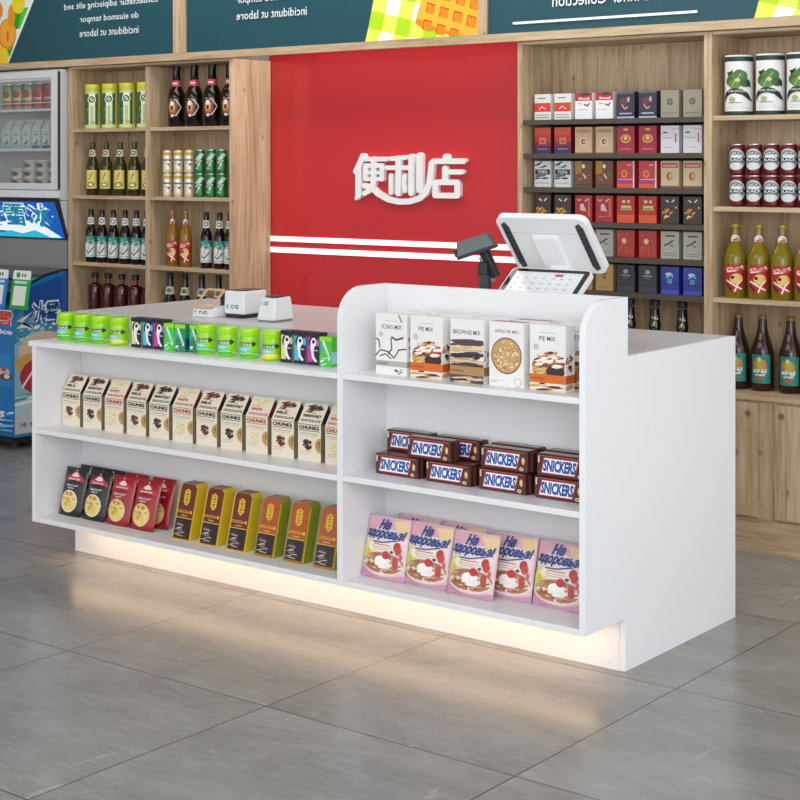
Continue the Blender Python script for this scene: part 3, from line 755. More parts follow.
# --- chocolate bar multipacks
def bar_pack():
    w, d, h = .183, .046, .0640
    mb = MB(); br = P('#4a1c12', .3, 0, .5)
    # flow-wrap: rounded block with flat crimped ends
    prof = [(0,.004),(.004,0),(d-.004,0),(d,.004),(d,h-.006),(d-.006,h),(.006,h),(0,h-.006)]
    mb.prism(prof, lambda y, z: (.010, y, z), lambda y, z: (w-.010, y, z), br)
    for a, b in ((0, .0095), (w-.0095, w)):
        mb.box(a, b, d/2-.010, d/2+.010, .004, h-.004, P('#4a1c14', .35, 0, .4))
    ops = [('r', .07, .90, .93, .93, '#b46a5c'), ('r', .07, .05, .93, .075, '#5c1a14'),  # pinkish strip near the top edge is a painted highlight on the wrapper
           ('p', [(.085,.13),(.765,.13),(.835,.86),(.145,.86)], '#c41a20'), ('p', [(.105,.17),(.745,.17),(.812,.82),(.165,.82)], '#f4f6fa'),
           ('t', 'SNICKERS', .13, .23, .785, .77, '#174a9c', .05, .22),
           ('r', .035, .60, .065, .90, '#e8d0c0'), ('e', .885, .54, .035, .17, '#d8a45c'), ('e', .89, .56, .02, .12, '#efca8c'), ('e', .85, .17, .045, .085, '#e6c296'), ('e', .85, .17, .02, .04, '#a8683c')]
    mb.art(ops, face_front(.006, w-.006, 0, h, 0), rough=.3, coat=.4)
    mb.art([('r', .1, .3, .9, .6, '#5c231a')], face_top(.01, w-.01, .006, d-.006, h), rough=.3, coat=.4)
    return mb.build('chocolate_bar_pack')
bk = bar_pack(); BG = 'stacked chocolate bar packs'
pos = []
for i in range(4): pos.append((-.817 + i*.1955, -.130, 0, 'lower layer, front row, ' + nth(i, 4)))
for i in range(4): pos.append((-.826 + i*.1975, -.068, 0, 'lower layer, rear row, ' + nth(i, 4)))
for i, x in enumerate((-.693, -.419, -.222)): pos.append((x, -.130, 1, 'upper layer, front row, ' + ('left', 'middle', 'right')[i]))
for i, x in enumerate((-.822, -.632, -.425, -.232)): pos.append((x, -.068, 1, 'upper layer, rear row, ' + nth(i, 4)))
for n, (x, y, l, lb) in enumerate(pos):
    o = bk if n == 0 else dup(bk); o.location = (x, y, .4922 + l*.0645)
    tag(o, 'brown chocolate bar pack with blue lettering, ' + lb, 'chocolate bar pack', BG)

# --- muesli bags
def muesli():
    mb = MB(); w, h = .165, .184
    mp = pouch_mesh(mb, w, h, .045, .030, P('#e6c6cf', .32, 0, .3))
    ops = [('p', [(.02,.70),(.02,.97),(.98,.97),(.98,.90),(.6,.80),(.3,.86)], '#e3a9b8'), ('p', [(.60,.95),(.98,.97),(.98,.70),(.8,.74)], '#eecf9c'), ('e', .48, .62, .46, .20, '#f0dcd8'), ('e', .50, .52, .38, .16, '#f7ece6'),
           ('e', .16, .40, .16, .22, '#e7dc7c'), ('e', .12, .34, .09, .14, '#cfd24a'),
           ('e', .5, .26, .50, .20, '#ecd6d0'), ('e', .5, .27, .47, .175, '#b07c58'),
           ('n', 51, .48, .27, .40, .14, 110, .026, ['#9c6242', '#d8ae86', '#b87c58', '#ecd0b0', '#c48e6c', '#a8583c']),
           ('e', .50, .31, .17, .085, '#fbf8f4'), ('e', .60, .25, .11, .06, '#f4eee8'), ('n', 52, .54, .29, .18, .09, 10, .045, ['#fbf8f4', '#f2eae4', '#ffffff']), ('e', .58, .41, .085, .065, '#c8242c'), ('e', .80, .30, .06, .10, '#b8463c'),
           ('e', .80, .56, .075, .075, '#b43028'), ('e', .83, .50, .065, .07, '#c8402c'), ('e', .70, .47, .04, .025, '#5a4a6a'),
           ('e', .90, .40, .03, .05, '#c85a6a'),
           ('r', .28, .56, .66, .575, '#d8785a'), ('r', .30, .52, .70, .53, '#d0a89c'), ('r', .30, .485, .62, .495, '#d0a89c'),
           ('p', [(.02,.02),(.98,.02),(.98,.10),(.75,.05),(.5,.04),(.25,.07),(.02,.16)], '#cf8cae'),
           ('t', 'На', .30, .80, .58, .965, '#1d3f86', .05, .4), ('t', 'здоровье!', .04, .63, .96, .82, '#1d3f86', .045, .4), ('l', [(.24,.60),(.45,.605),(.78,.66)], .018, '#1d3f86', .86)]
    mb.art(ops, mp, dmax=.12, rough=.4, coat=.2)
    return mb.build('muesli_bag')
mu = muesli(); UG = 'pink muesli bags on the lower right shelf'
for n, (x, y, lb) in enumerate([(-.864, -.132, 'leftmost in the front row'), (-.704, -.126, 'second from left in the front row'), (-.532, -.134, 'middle of the front row, standing furthest forward'),
                                (-.432, -.082, 'set back and half hidden behind the middle bag'), (-.262, -.082, 'rightmost, beside the white side panel'),
                                (-.800, -.068, 'leftmost in the rear row'), (-.628, -.068, 'second in the rear row, tops just visible')]):
    o = mu if n == 0 else dup(mu); o.location = (x+.0, y, .1682); tag(o, 'pink muesli bag, ' + lb, 'bag', UG)

# ================================================================== ITEMS ON THE COUNTER TOP
def icons(mb, mp):
    mb.art([('r', .05, .2, .22, .8, '#1a1a1c'), ('e', .18, .5, .08, .2, '#e8eef0'), ('e', .50, .5, .14, .40, '#3f86b4'), ('e', .50, .5, .07, .2, '#e4eef4'),
            ('e', .84, .5, .14, .40, '#178a5a'), ('l', [(.78,.48),(.83,.38),(.91,.62)], .1, '#eaf6ee', 1)], mp)
ptw = P('#eeeeef', .35)
t = thing('payment_terminal', (-1.842, .100, .9002), .02)
mb = MB().hull8([(0,0,0),(.095,0,0),(.095,.080,0),(0,.080,0),(.002,.004,.030),(.093,.004,.030),(.093,.078,.040),(.002,.078,.040)], ptw)
icons(mb, face_front(.008, .074, .008, .026, .002)); mb.build('terminal_body', t, .003)
orange = P('#d8a878', .5)
mb = MB()
fr = [(.006,.010,.034),(.089,.010,.034),(.089,.078,.092),(.006,.078,.092)]
for a, b in zip(fr, fr[1:]+fr[:1]):
    A, B = Vector(a), Vector(b); d = (B-A).normalized(); n = Vector((0,-.63,.776)); s_ = d.cross(n)*.004
    mb.hull8([tuple(p) for p in (A-s_, B-s_, B+s_, A+s_, A-s_+n*.006, B-s_+n*.006, B+s_+n*.006, A+s_+n*.006)], orange)
mb.build('tilted_frame', t, .001)
MB().hull8([(.070,.074,.034),(.086,.074,.034),(.086,.079,.034),(.070,.079,.034),(.070,.076,.088),(.086,.076,.088),(.086,.081,.088),(.070,.081,.088)], P('#222222', .4)).build('rear_prop', t)
tag(t, 'small white payment terminal with tilted orange frame, leftmost on countertop', 'payment terminal')
t = thing('payment_speaker', (-1.738, .158, .9002), .03)
MB().box(.004, .092, .004, .121, 0, .012, P('#26262a', .4)).build('base', t, .003)
mb = MB().box(0, .096, 0, .125, .0125, .096, ptw); icons(mb, face_front(.010, .072, .030, .050, 0)); mb.build('speaker_body', t, .007)
MB().box(.010, .086, .010, .115, .0962, .099, P('#3a3236', .3)).build('top_panel', t, .001)
tag(t, 'white cube payment speaker with dark top and dark base, middle of three', 'payment device')
t = thing('receipt_printer', (-1.535, .110, .9002), .03)
mb = MB().hull8([(0,0,.006),(.080,0,.006),(.082,.108,.006),(-.002,.108,.006),(.008,.018,.082),(.072,.018,.082),(.074,.100,.086),(.006,.100,.086)], ptw)
icons(mb, lambda u, v, k: (.014+u*.030, (.049+v*.018)*.018/.076 - .0006 - EPS*k, .055+v*.018)); mb.build('printer_body', t, .005)
MB().box(.004, .076, .006, .102, 0, .006, P('#8a8a8e', .4)).build('base', t)
MB().box(.014, .066, .028, .092, .0865, .089, P('#4a4448', .3)).build('top_slot', t)
tag(t, 'small white tapered payment printer, rightmost of the three countertop boxes', 'printer')

# --- barcode scanner on its stand
t = thing('barcode_scanner', (-.735, .36, .9002))
gm = P('#5e6466', .35); dk = P('#26282a', .35); gl = P('#8f9496', .35)
MB().lathe([(.050,0),(.050,.008),(.030,.014),(.017,.016)], dk).build('stand_base', t)
MB().box(-.018, .018, -.014, .014, .014, .185, P('#3a4041', .4)).build('stand_post', t, .004)
mb = MB()
def obox(mb, c, ax, ay, az, sx, sy, sz, m, taper=1.0):
    c, ax, ay, az = map(Vector, (c, ax, ay, az)); vs = []
    for z in (-1, 1):
        for x, y in ((-1,-1),(1,-1),(1,1),(-1,1)):
            k = taper if z > 0 else 1
            vs.append(tuple(c + ax*x*sx*k + ay*y*sy*k + az*z*sz))
    mb.hull8(vs, m)
F_ = Vector((-.78, -.42, -.30)).normalized(); S_ = F_.cross(Vector((0,0,1))).normalized(); U_ = S_.cross(F_)
obox(mb, (-.035, -.01, .285), S_, F_, U_, .038, .066, .024, gm, .80)
obox(mb, Vector((-.035,-.01,.285)) - U_*.028, S_, F_, U_, .039, .068, .005, dk)
mb.build('scanner_head', t, .004)
mb = MB(); obox(mb, Vector((-.035,-.01,.285)) + F_*.068 - U_*.010, S_, U_, F_, .031, .013, .004, P('#101214', .1)); mb.build('scanner_window', t)
h0, h1 = Vector((-.008, .004, .262)), Vector((.030, .020, .178)); ha = (h1-h0).normalized()
mb = MB(); hs = ha.cross(Vector((0,1,0))).normalized(); ht_ = hs.cross(ha)
obox(mb, (h0+h1)/2, hs, ht_, ha, .015, .015, .048, dk, .85); mb.build('handle', t, .004)
mb = MB(); obox(mb, (h0+h1)/2 + hs*-.015 + Vector((.004,0,-.012)), hs, ht_, ha, .007, .013, .046, gl, .8); mb.build('handle_grip', t, .003)
mb = MB(); obox(mb, (-.004, 0, .205), (1,0,0), (0,1,0), (0,0,1), .020, .016, .022, dk, .8); mb.build('cradle', t, .004)
tag(t, 'dark grey handheld barcode scanner resting on a black post stand', 'barcode scanner')

# --- point of sale terminal: operator screen seen from the back, customer screen below
t = thing('cash_register', (-.48, .42, .9002))
def rrect(w, h, r, n=5):
    o = []
    for cx, cy, a0 in ((w/2-r, h/2-r, 0), (-w/2+r, h/2-r, PI/2), (-w/2+r, -h/2+r, PI), (w/2-r, -h/2+r, 3*PI/2)):
        for k in range(n+1): a = a0 + PI/2*k/n; o.append((cx+r*math.cos(a), cy+r*math.sin(a)))
    return o
def panel(name, cx, cy, cz, tilt, w, h, th, m, r=.03, parent=None, off=0):
    # a slab standing in the XZ plane, front towards -Y, tilted about X
    mb = MB().prism(rrect(w, h, r), lambda x, z: (x, th/2, z), lambda x, z: (x, -th/2, z), m)
    o = mb.build(name, parent, .003); o.location = (cx, cy, cz); o.rotation_euler = (tilt, 0, 0); return o
wm = P('#eff0f1', .3)
# operator screen: top leans towards the camera side
TILT1 = math.atan2(.155, .182)
s1 = panel('operator_screen', -.004, -.045, .296, TILT1, .340, .235, .024, wm, .028, t)
s1b = MB().box(-.155, .155, .0122, .0135, -.100, .100, P('#15171a', .1)).build('display_glass', s1)
for sx in (-1, 1):
    x = sx*.140
    mb = MB().prism([(x-.013,-.082),(x-.004,-.102),(x+.012,-.094),(x+.013,.078),(x+.003,.098),(x-.012,.088)], lambda a, b: (a, -.0120, b), lambda a, b: (a, -.0150, b), P('#3a3d40', .6))
    for q in range(9): mb.box(x-.011, x+.011, -.0156, -.0150, -.076+q*.018, -.070+q*.018, P('#222426', .6))
    mb.build('speaker_grille', s1)
mb = MB().hull8([(-.046,-.034,-.105),(.050,-.034,-.105),(.050,-.010,-.112),(-.046,-.010,-.112),(-.052,-.024,.040),(.044,-.024,.040),(.044,-.010,.048),(-.052,-.010,.048)], wm); mb.build('hinge_block', s1, .006)
MB().box(-.145, .12, -.0124, -.0120, .052, .0545, P('#d4d6d8', .4)).build('seam', s1)
# customer screen: top leans away
TILT2 = -math.atan2(.082, .062)
s2 = panel('customer_screen', -.004, -.098, .156, TILT2, .305, .165, .018, wm, .02, t)
sm = [('r', 0, 0, 1, 1, P('#dfe1e3', .15, 0, 0, .25)), ('r', .0, .93, 1, 1, '#eef0f2'), ('r', .60, .84, .72, .94, '#e05a64')]
R = random.Random(3)
for rr_ in range(4):
    for cc_ in range(7):
        x = .06 + cc_*.13; z = .74 - rr_*.2; sm.append(('r', x, z, x+R.uniform(.03, .06), z+.03, R.choice(['#a9adb2', '#c2c5c8', '#b4b0b4'])))
mb = MB().prism(rrect(.292, .152, .014), lambda x, z: (x, -.0088, z), lambda x, z: (x, -.0100, z), P('#16181a', .12))
mb.art(sm, face_front(-.128, .128, -.064, .062, -.0100), rough=.2); mb.build('display', s2)
mb = MB().box(-.055, .075, -.075, .075, 0, .022, wm); mb.build('base', t, .006)
mb = MB().hull8([(-.030,-.035,.0222),(.048,-.035,.0222),(.048,.045,.0222),(-.030,.045,.0222),(-.026,-.030,.215),(.044,-.030,.215),(.044,.000,.240),(-.026,.000,.240)], wm); mb.build('stand_neck', t, .005)
tag(t, 'white two-screen cash register terminal seen from behind on the counter', 'cash register')

# ================================================================== BOTTLES AND CANS ON THE WALL SHELVES
def bottle(gc, prof, cap, capz, lab=None, neck=None, name='bottle', seg=20, extra=None, sx=1, sy=1):
    t = thing(name)
    mb = MB().lathe_smooth(prof, glass(gc), seg, sx=sx, sy=sy)
    if extra: extra(mb)
    mb.build('glass_body', t)
    r, z0, z1 = capz
    MB().lathe([(r*.92, z0), (r, z0+.002), (r, z1-.003), (r*.8, z1), (.0001, z1)], P(cap, .35, .2), 16, cap=False).build('cap', t)
    if lab:
        r, z0, z1, half, ops = lab
        MB().art(ops, cyl(r, z0, z1, half), dmax=.06).build('label', t)
    if neck:
        r, r1, z0, z1, half, ops = neck
        MB().art(ops, cyl(r, z0, z1, half, r1), dmax=.15).build('neck_label', t)
    return t
def beerprof(R, H, rn=.013, sh=.60, top=.80):
    return [(R*.9, 0), (R, .004), (R, H*sh*.97), (R*.97, H*sh), (R*.86, H*(sh+.05)), (R*.62, H*(sh+.115)), (rn*1.35, H*(sh+.17)), (rn*1.15, H*top), (rn, H*.965)]
# yellow-green tea canisters
def canister():
    t = thing('tea_canister')
    R, H = .043, .228
    mb = MB().lathe_smooth([(R*.97,0),(R,.003),(R,H*.86)], P('#c3cc76', .35, 0, .2), 28)
    mb.art([('r', .10, .04, .90, .93, '#35603c'), ('n', 61, .5, .4, .38, .42, 40, .03, ['#5c8a4a', '#2a5040', '#7fa860']), ('r', .36, .02, .62, .95, '#dce6bc'),
            ('r', .74, .0, 1, 1, '#c9c45c'), ('r', 0, 0, 1, .09, '#d5dd8c'), ('e', .48, .78, .17, .115, '#e9efd0'), ('e', .48, .78, .13, .09, '#20302a'), ('e', .48, .78, .08, .055, '#dfe8c4'), ('l', [(.44,.75),(.52,.81)], .02, '#20302a', .4),
            ('r', .44, .10, .54, .60, '#aebf88'), ('n', 62, .5, .15, .1, .1, 8, .02, ['#5c8a4a'])], cyl(R, .003, H*.84), dmax=.05)
    mb.build('canister_body', t)
    MB().lathe_smooth([(R*1.005, H*.86), (R*1.02, H*.865), (R*1.02, H*.985), (R, H)], P('#d0cc2c', .35, 0, .2), 28).build('lid', t)
    return t
row(canister(), [-4.047, -3.917, -3.787, -3.657], 1.575, 1.6342, 'yellow-green tea canisters on the top left shelf', 'canister', 'tea canisters on the top left shelf', rz=0.7)
olive = bottle('#3c3a0c', beerprof(.0325, .262), '#3a5a28', (.0145, .250, .274),
    (.0325, .035, .130, 1.0, [('r', 0, 0, 1, 1, '#e2d268'), ('e', .5, .22, .3, .14, '#6a3020'), ('e', .5, .22, .2, .09, '#f0e2b0'), ('l', [(.4,.5),(.6,.85)], .06, '#8a7a3c', .6), ('n', 71, .5, .5, .25, .3, 10, .035, ['#a88a30', '#f4ecc0'])]),
    (.020, .015, .200, .235, 1.3, [('r', 0, 0, 1, 1, '#d8d0b0'), ('e', .5, .5, .25, .35, '#7a3a30'), ('r', .4, .4, .6, .6, '#f2eee0')]), 'beer_bottle')
row(olive, [-4.052, -3.948, -3.843, -3.739, -3.638], 1.575, 1.2902, 'olive green beer bottles with yellow labels', 'bottle', 'olive bottles on the second left shelf', rz=0.5)
tealb = bottle('#1c0d0a', beerprof(.0285, .262), '#2a1510', (.0135, .250, .272),
    (.0285, .028, .135, 1.25, [('r', 0, 0, 1, 1, '#dfe6df'), ('p', [(0,.62),(.3,.7),(.6,.58),(1,.74),(1,1),(0,1)], '#2c8f84'), ('n', 81, .5, .72, .35, .2, 14, .05, ['#bfe0d8', '#1f6f68', '#2c8f84']),
                               ('l', [(.25,.30),(.40,.18),(.75,.46)], .05, '#24302c', .7), ('l', [(.40,.35),(.48,.62)], .04, '#c86a60', .7), ('r', .2, .06, .8, .10, '#9aa8a2')]),
    (.0185, .015, .196, .232, 1.4, [('r', 0, 0, 1, 1, '#e6e4de'), ('e', .5, .5, .22, .34, '#3c4a46'), ('e', .5, .5, .12, .18, '#e6e4de')]), 'beer_bottle')
row(tealb, [-4.053, -3.968, -3.882, -3.795, -3.712, -3.636], 1.565, .9452, 'dark brown beer bottles with teal-and-white labels, third left shelf', 'bottle', 'teal-label bottles on the third left shelf', rz=0.6)
# flat liqueur flasks
def flask():
    t = thing('liqueur_bottle')
    MB().lathe_smooth([(.032,0),(.036,.004),(.036,.224),(.033,.236),(.017,.243),(.013,.247),(.012,.272)], glass('#4a1410'), 20).build('glass_body', t)
    mb = MB().art([('r', .0, .0, .07, 1, '#b8b0a8'), ('n', 91, .25, .12, .14, .1, 7, .05, ['#d8402a', '#e8a060', '#f0d8b0'])], cyl(.036, .008, .21, 1.2), dmax=.06); mb.build('label', t)  # pale full-height strip is the bright glass edge painted on; the blobs are print
    MB().art([('r', .2, .1, .8, .9, '#b8404a'), ('e', .5, .5, .2, .2, '#5a1418')], cyl(.0135, .247, .268, 1.3, .0125), dmax=.15).build('neck_label', t)
    MB().lathe([(.017,.272),(.019,.274),(.019,.294),(.017,.298),(.0001,.298)], P('#1c1a1c', .4), 16, cap=False).build('cap', t)
    return t
row(flask(), [-4.038, -3.938, -3.836, -3.734, -3.638], 1.58, .5925+.0, 'dark red liqueur bottles with black caps, bottom left shelf', 'bottle', 'liqueur bottles on the bottom left shelf', rz=0.5)
def brownbig():
    return bottle('#1a0e0c', beerprof(.0425, .292, .0185, .56, .80), '#1c1412', (.0195, .280, .302),
        (.0425, .045, .150, 1.15, [('l', [(.30,.86),(.62,.84),(.88,.50),(.62,.12),(.34,.10)], .05, '#cfc6b4', .9), ('e', .42, .48, .26, .40, '#7a3c24'), ('e', .40, .52, .18, .28, '#d09a64'), ('e', .40, .66, .10, .12, '#f3e6d4'),
                                   ('r', .34, .36, .46, .56, '#2a1510'), ('r', .25, .20, .60, .30, '#b84a28'), ('e', .42, .10, .08, .07, '#e0d6c8')]),
        (.0265, .0225, .200, .230, 1.4, [('r', 0, 0, 1, 1, '#c04a58'), ('r', .3, .35, .7, .65, '#f0c8cc')]), 'beer_bottle')
row(brownbig(), [-3.445, -3.322, -3.199, -3.080], 1.585, 1.6342, 'large dark brown bottles with red neck bands', 'bottle', 'large dark bottles on the top left shelf', rz=0.45)
def can(R, H, body, ops, lidc='#c8cacc', topband=None, name='drink_can', seg=24):
    t = thing(name)
    mb = MB().lathe_smooth([(R*.86,0),(R*.98,.006),(R,.012),(R,H*.90),(R*.93,H*.955),(R*.88,H*.975)], P(body, .3, .3, .2), seg)
    mb.art(ops, cyl(R, .010, H*.90, 1.5), dmax=.05, rough=.3); mb.build('can_body', t)
    MB().lathe([(R*.88,H*.975),(R*.88,H),(R*.82,H),(R*.78,H*.975),(.0001,H*.975)], P(lidc, .25, .8), seg, cap=False).build('can_lid', t)
    return t
goldc = can(.0245, .115, '#dfd8c4', [('r', 0, .84, 1, 1, '#caa23a'), ('r', 0, 0, 1, .10, '#d8c890'), ('r', .2, .56, .8, .64, '#6a6050'), ('e', .5, .75, .16, .07, '#ffffff'), ('e', .62, .36, .07, .06, '#2c2a2a'), ('r', .2, .42, .6, .45, '#a89878')], '#c9a84a')
greenc = can(.0245, .115, '#1c7a3c', [('p', [(0,.5),(.6,.95),(.9,.9),(.3,.4)], '#b8d8bc'), ('n', 95, .4, .3, .3, .2, 12, .05, ['#e6f0e4', '#0f5a2c', '#6ab880']), ('r', .1, .50, .9, .60, '#123c20'), ('t', 'beer', .3, .50, .7, .60, '#f0f4ee', .02)], '#d0d4d6')
for k, (p, xs, nm) in enumerate(((goldc, [-3.487, -3.411, -3.336], 'white and gold'), (greenc, [-3.261, -3.186, -3.113], 'green'))):
    for lvl in (0, 1):
        row(p if lvl == 0 else dup(p), xs, 1.565, 1.2902 + lvl*.1152, '', 'can', nm + ' drink cans', rz=.55, label=[
            '%s %s can in the %s layer, second left shelf' % (('left', 'middle', 'right')[i], nm, ('lower', 'upper')[lvl]) for i in range(3)])
def juice(R, H, col, name='juice_bottle'):
    art = [('p', [(.08,.78),(.22,.92),(.5,.86),(.8,.96),(.94,.80),(.96,.45),(.80,.12),(.45,.03),(.15,.20),(.06,.5)], '#b81c22'),
           ('p', [(.14,.74),(.3,.84),(.5,.78),(.8,.88),(.86,.76),(.5,.68),(.2,.64)], '#f4dfe0'), ('t', 'Soda', .2, .70, .8, .84, '#d02a30', .04, .3),
           ('e', .56, .46, .24, .16, '#e8c46a'), ('l', [(.2,.40),(.45,.28),(.75,.14)], .05, '#f2ece4', .8), ('l', [(.75,.42),(.6,.28),(.5,.08)], .045, '#f2ece4', .8), ('e', .42, .50, .07, .05, '#2a1412'), ('l', [(.18,.28),(.35,.14)], .06, '#2a1412', .8)]
    return bottle(col, [(R*.92,0),(R,.004),(R,H*.52),(R*.94,H*.58),(R*.78,H*.65),(R*.52,H*.72),(R*.40,H*.80),(R*.36,H*.96)], '#a8903c', (R*.40, H*.945, H),
        (R, H*.06, H*.50, 1.2, art), (R*.47, R*.38, H*.72, H*.86, 1.3, [('e', .5, .5, .42, .42, '#f2e4dc'), ('e', .55, .45, .25, .28, '#c42a30'), ('e', .4, .6, .14, .14, '#f2e4dc'), ('r', .3, .42, .6, .52, '#2a1412')]), name)
row(juice(.031, .278, '#9a6c12'), [-3.462, -3.371], 1.575, .9452, 'orange soda bottles, third left shelf', 'bottle', 'orange soda bottles on the third left shelf', rz=0.55)
row(dup(tealb), [-3.229, -3.139, -3.069], 1.575, .9452, 'dark beer bottles with teal labels beside the orange soda bottles', 'bottle', 'teal-label bottles beside the orange soda', rz=0.6)
whiten = bottle('#101c14', beerprof(.034, .305, .0145, .56, .80), '#18201a', (.0155, .290, .318),
    (.034, .03, .14, 1.2, [('e', .5, .5, .48, .5, '#e8ecdc'), ('e', .5, .5, .4, .42, '#2a5c3c'), ('e', .5, .4, .2, .2, '#d8cf9c')]),
    (.025, .0185, .212, .250, 1.4, [('r', 0, 0, 1, 1, '#dcdcc8'), ('e', .5, .5, .2, .3, '#5a6a4c')]), 'wine_bottle')
row(whiten, [-3.505, -3.400, -3.284, -3.170], 1.6, .5925, 'dark green bottles with pale neck bands, bottom left shelf', 'bottle', 'dark green bottles on the bottom left shelf', rz=0.5)

# right unit
def tin():
    t = thing('tea_tin'); R, H = .0535, .228
    mb = MB().lathe_smooth([(R*.98,0),(R,.002),(R,.016)], P('#1c4034', .4), 32)
    mb.lathe_smooth([(R,.016),(R,H-.024)], P('#eceae8', .35, 0, .2), 32, cap=False)
    ribbon = [(.00,.30),(.08,.39),(.25,.46),(.42,.475),(.62,.45),(.82,.36),(.98,.18),(.80,.24),(.62,.33),(.42,.365),(.25,.35),(.10,.28),(.0,.18)]
    mb.art([('n', 101, .42, .66, .30, .18, 10, .07, ['#3f6a2c', '#567f38', '#2f5428']), ('e', .24, .62, .16, .10, '#3f6a2c'), ('e', .60, .72, .20, .12, '#477332'), ('e', .40, .56, .22, .10, '#5c8840'), ('e', .72, .58, .18, .09, '#35602e'),
            ('p', [(.74,.64),(.90,.58),(.92,.48),(.78,.52)], '#18302e'), ('p', [(.12,.80),(.2,.72),(.3,.78),(.36,.86),(.25,.82)], '#1e2c22'), ('e', .48, .64, .08, .04, '#d8c888'), ('l', [(.3,.5),(.45,.66),(.6,.78)], .012, '#d8c888', .7),
            ('p', ribbon, '#1a2420'), ('t', 'OMA MOKA', .16, .385, .70, .435, '#f0f0ea', 0),
            ('e', .32, .24, .10, .055, '#a8b86a'), ('r', .18, .16, .62, .175, '#6a706a'), ('r', .15, .09, .7, .098, '#b8bab6'), ('r', .15, .045, .85, .052, '#b8bab6')],
           cyl(R, .018, H-.03, 1.15), dmax=.05)
    mb.build('tin_body', t)
    mb = MB().lathe_smooth([(R*1.005,H-.024),(R*1.015,H-.022),(R*1.015,H-.006)], P('#1d3a30', .4), 32, cap=False)
    mb.lathe([(R*1.015,H-.006),(R*1.0,H),(.0001,H)], P('#e8e8e4', .35), 32, cap=False); mb.build('tin_lid', t)
    return t
row(tin(), [-.416, -.288, -.164, -.038, .088], 1.587, 1.6342, '', 'tin', 'large white tins', rz=.38, label=[
    'large white tin with green leaf print, beside the cigarette shelves', 'large white tin with green leaf print, second from the left',
    'large white tin with green leaf print, cut off by the right edge', 'large white leaf-print tin, fourth from the left', 'large white leaf-print tin, fifth from the left'])
redc = can(.031, .118, '#6a1418', [('e', .50, .52, .42, .42, '#c8cccc'), ('e', .50, .52, .36, .36, '#7a8a88'), ('e', .52, .66, .26, .14, '#dfe4e2'), ('r', .08, .44, .92, .58, '#1c2422'), ('t', 'BLACK', .18, .46, .84, .56, '#e8ecea', .03),
                                   ('e', .50, .26, .30, .14, '#d8dcdc'), ('t', 'Coffee', .3, .70, .72, .80, '#222a28', .02, .3)], '#c4c8ca')
for lvl in (0, 1):
    row(redc if lvl == 0 else dup(redc), [-.412, -.342, -.272, -.203, -.135, -.066], 1.568, 1.2902 + lvl*.1182, '', 'can', 'dark red and silver cans', rz=.2, label=[
        '%s dark red silver-print can in the %s layer, right shelf' % (nth(i, 6), ('lower', 'upper')[lvl]) for i in range(6)])
row(juice(.0425, .281, '#8a7a10'), [-.427, -.331, -.237, -.144, -.050], 1.58, .9452, '', 'bottle', 'yellow soda bottles on the right shelf', rz=.38, label=[
    'yellow-green soda bottle with red label, leftmost on the right shelf', 'yellow-green soda bottle with red label, second from left, right shelf',
    'yellow-green soda bottle with red label, third from left, right shelf', 'yellow-green soda bottle cut off by the right edge', 'yellow-green soda bottle, fifth from left, right shelf'])
hop = bottle('#3a2016', [(.0395,0),(.0435,.004),(.0435,.138),(.0405,.156),(.0315,.186),(.0225,.214),(.0175,.240),(.0155,.268)], '#8a6a40', (.0155, .268, .286),
    (.0435, .030, .138, .92, [('r', 0, 0, 1, 1, '#1f8878'), ('n', 111, .5, .5, .45, .45, 22, .03, ['#2aa08c', '#176a60', '#5cb8a4']), ('e', .30, .66, .14, .20, '#d87a3c'), ('e', .66, .62, .13, .20, '#d8843c'), ('e', .48, .68, .15, .22, '#a8b84c'), ('e', .46, .84, .07, .08, '#e8d8a0'),
                               ('t', 'HOP ALE', .14, .36, .82, .50, '#f2f2ec', .06, .2), ('t', 'craft', .25, .26, .74, .35, '#f2f2ec', .04, .2), ('e', .46, .16, .20, .06, '#b85a3c')]), None, 'beer_bottle')
row(hop, [-.449, -.349, -.235, -.121, -.007], 1.65, .5925, '', 'bottle', 'brown bottles with teal hop labels', rz=.22, label=[
    'brown beer bottle with teal label, half hidden behind the counter corner', 'brown beer bottle with teal hop label, second from left, bottom right shelf',
    'brown beer bottle with teal hop label, third from left, bottom right shelf', 'brown beer bottle with teal label, fourth on the bottom right shelf', 'brown beer bottle with teal label, fifth on the bottom right shelf'])
goldn = bottle('#141418', beerprof(.034, .300, .0185, .56, .80), '#2a2a30', (.0205, .296, .322), None,
    (.030, .020, .20, .275, 1.3, [('n', 121, .5, .5, .24, .42, 26, .085, ['#d8d2b8', '#8a8468', '#efe9d4', '#b8b090'])]), 'wine_bottle')
row(goldn, [-1.245, -1.132, -1.019, -.906, -.794, -.673], 1.62, .5925, '', 'bottle', 'black bottles under the cigarette shelves', rz=.4, label=[
    'black bottle with gold neck print, %s under the cigarette shelves' % s for s in ('leftmost', 'second from left', 'third from left', 'fourth from left, half hidden', 'second from right', 'rightmost')])

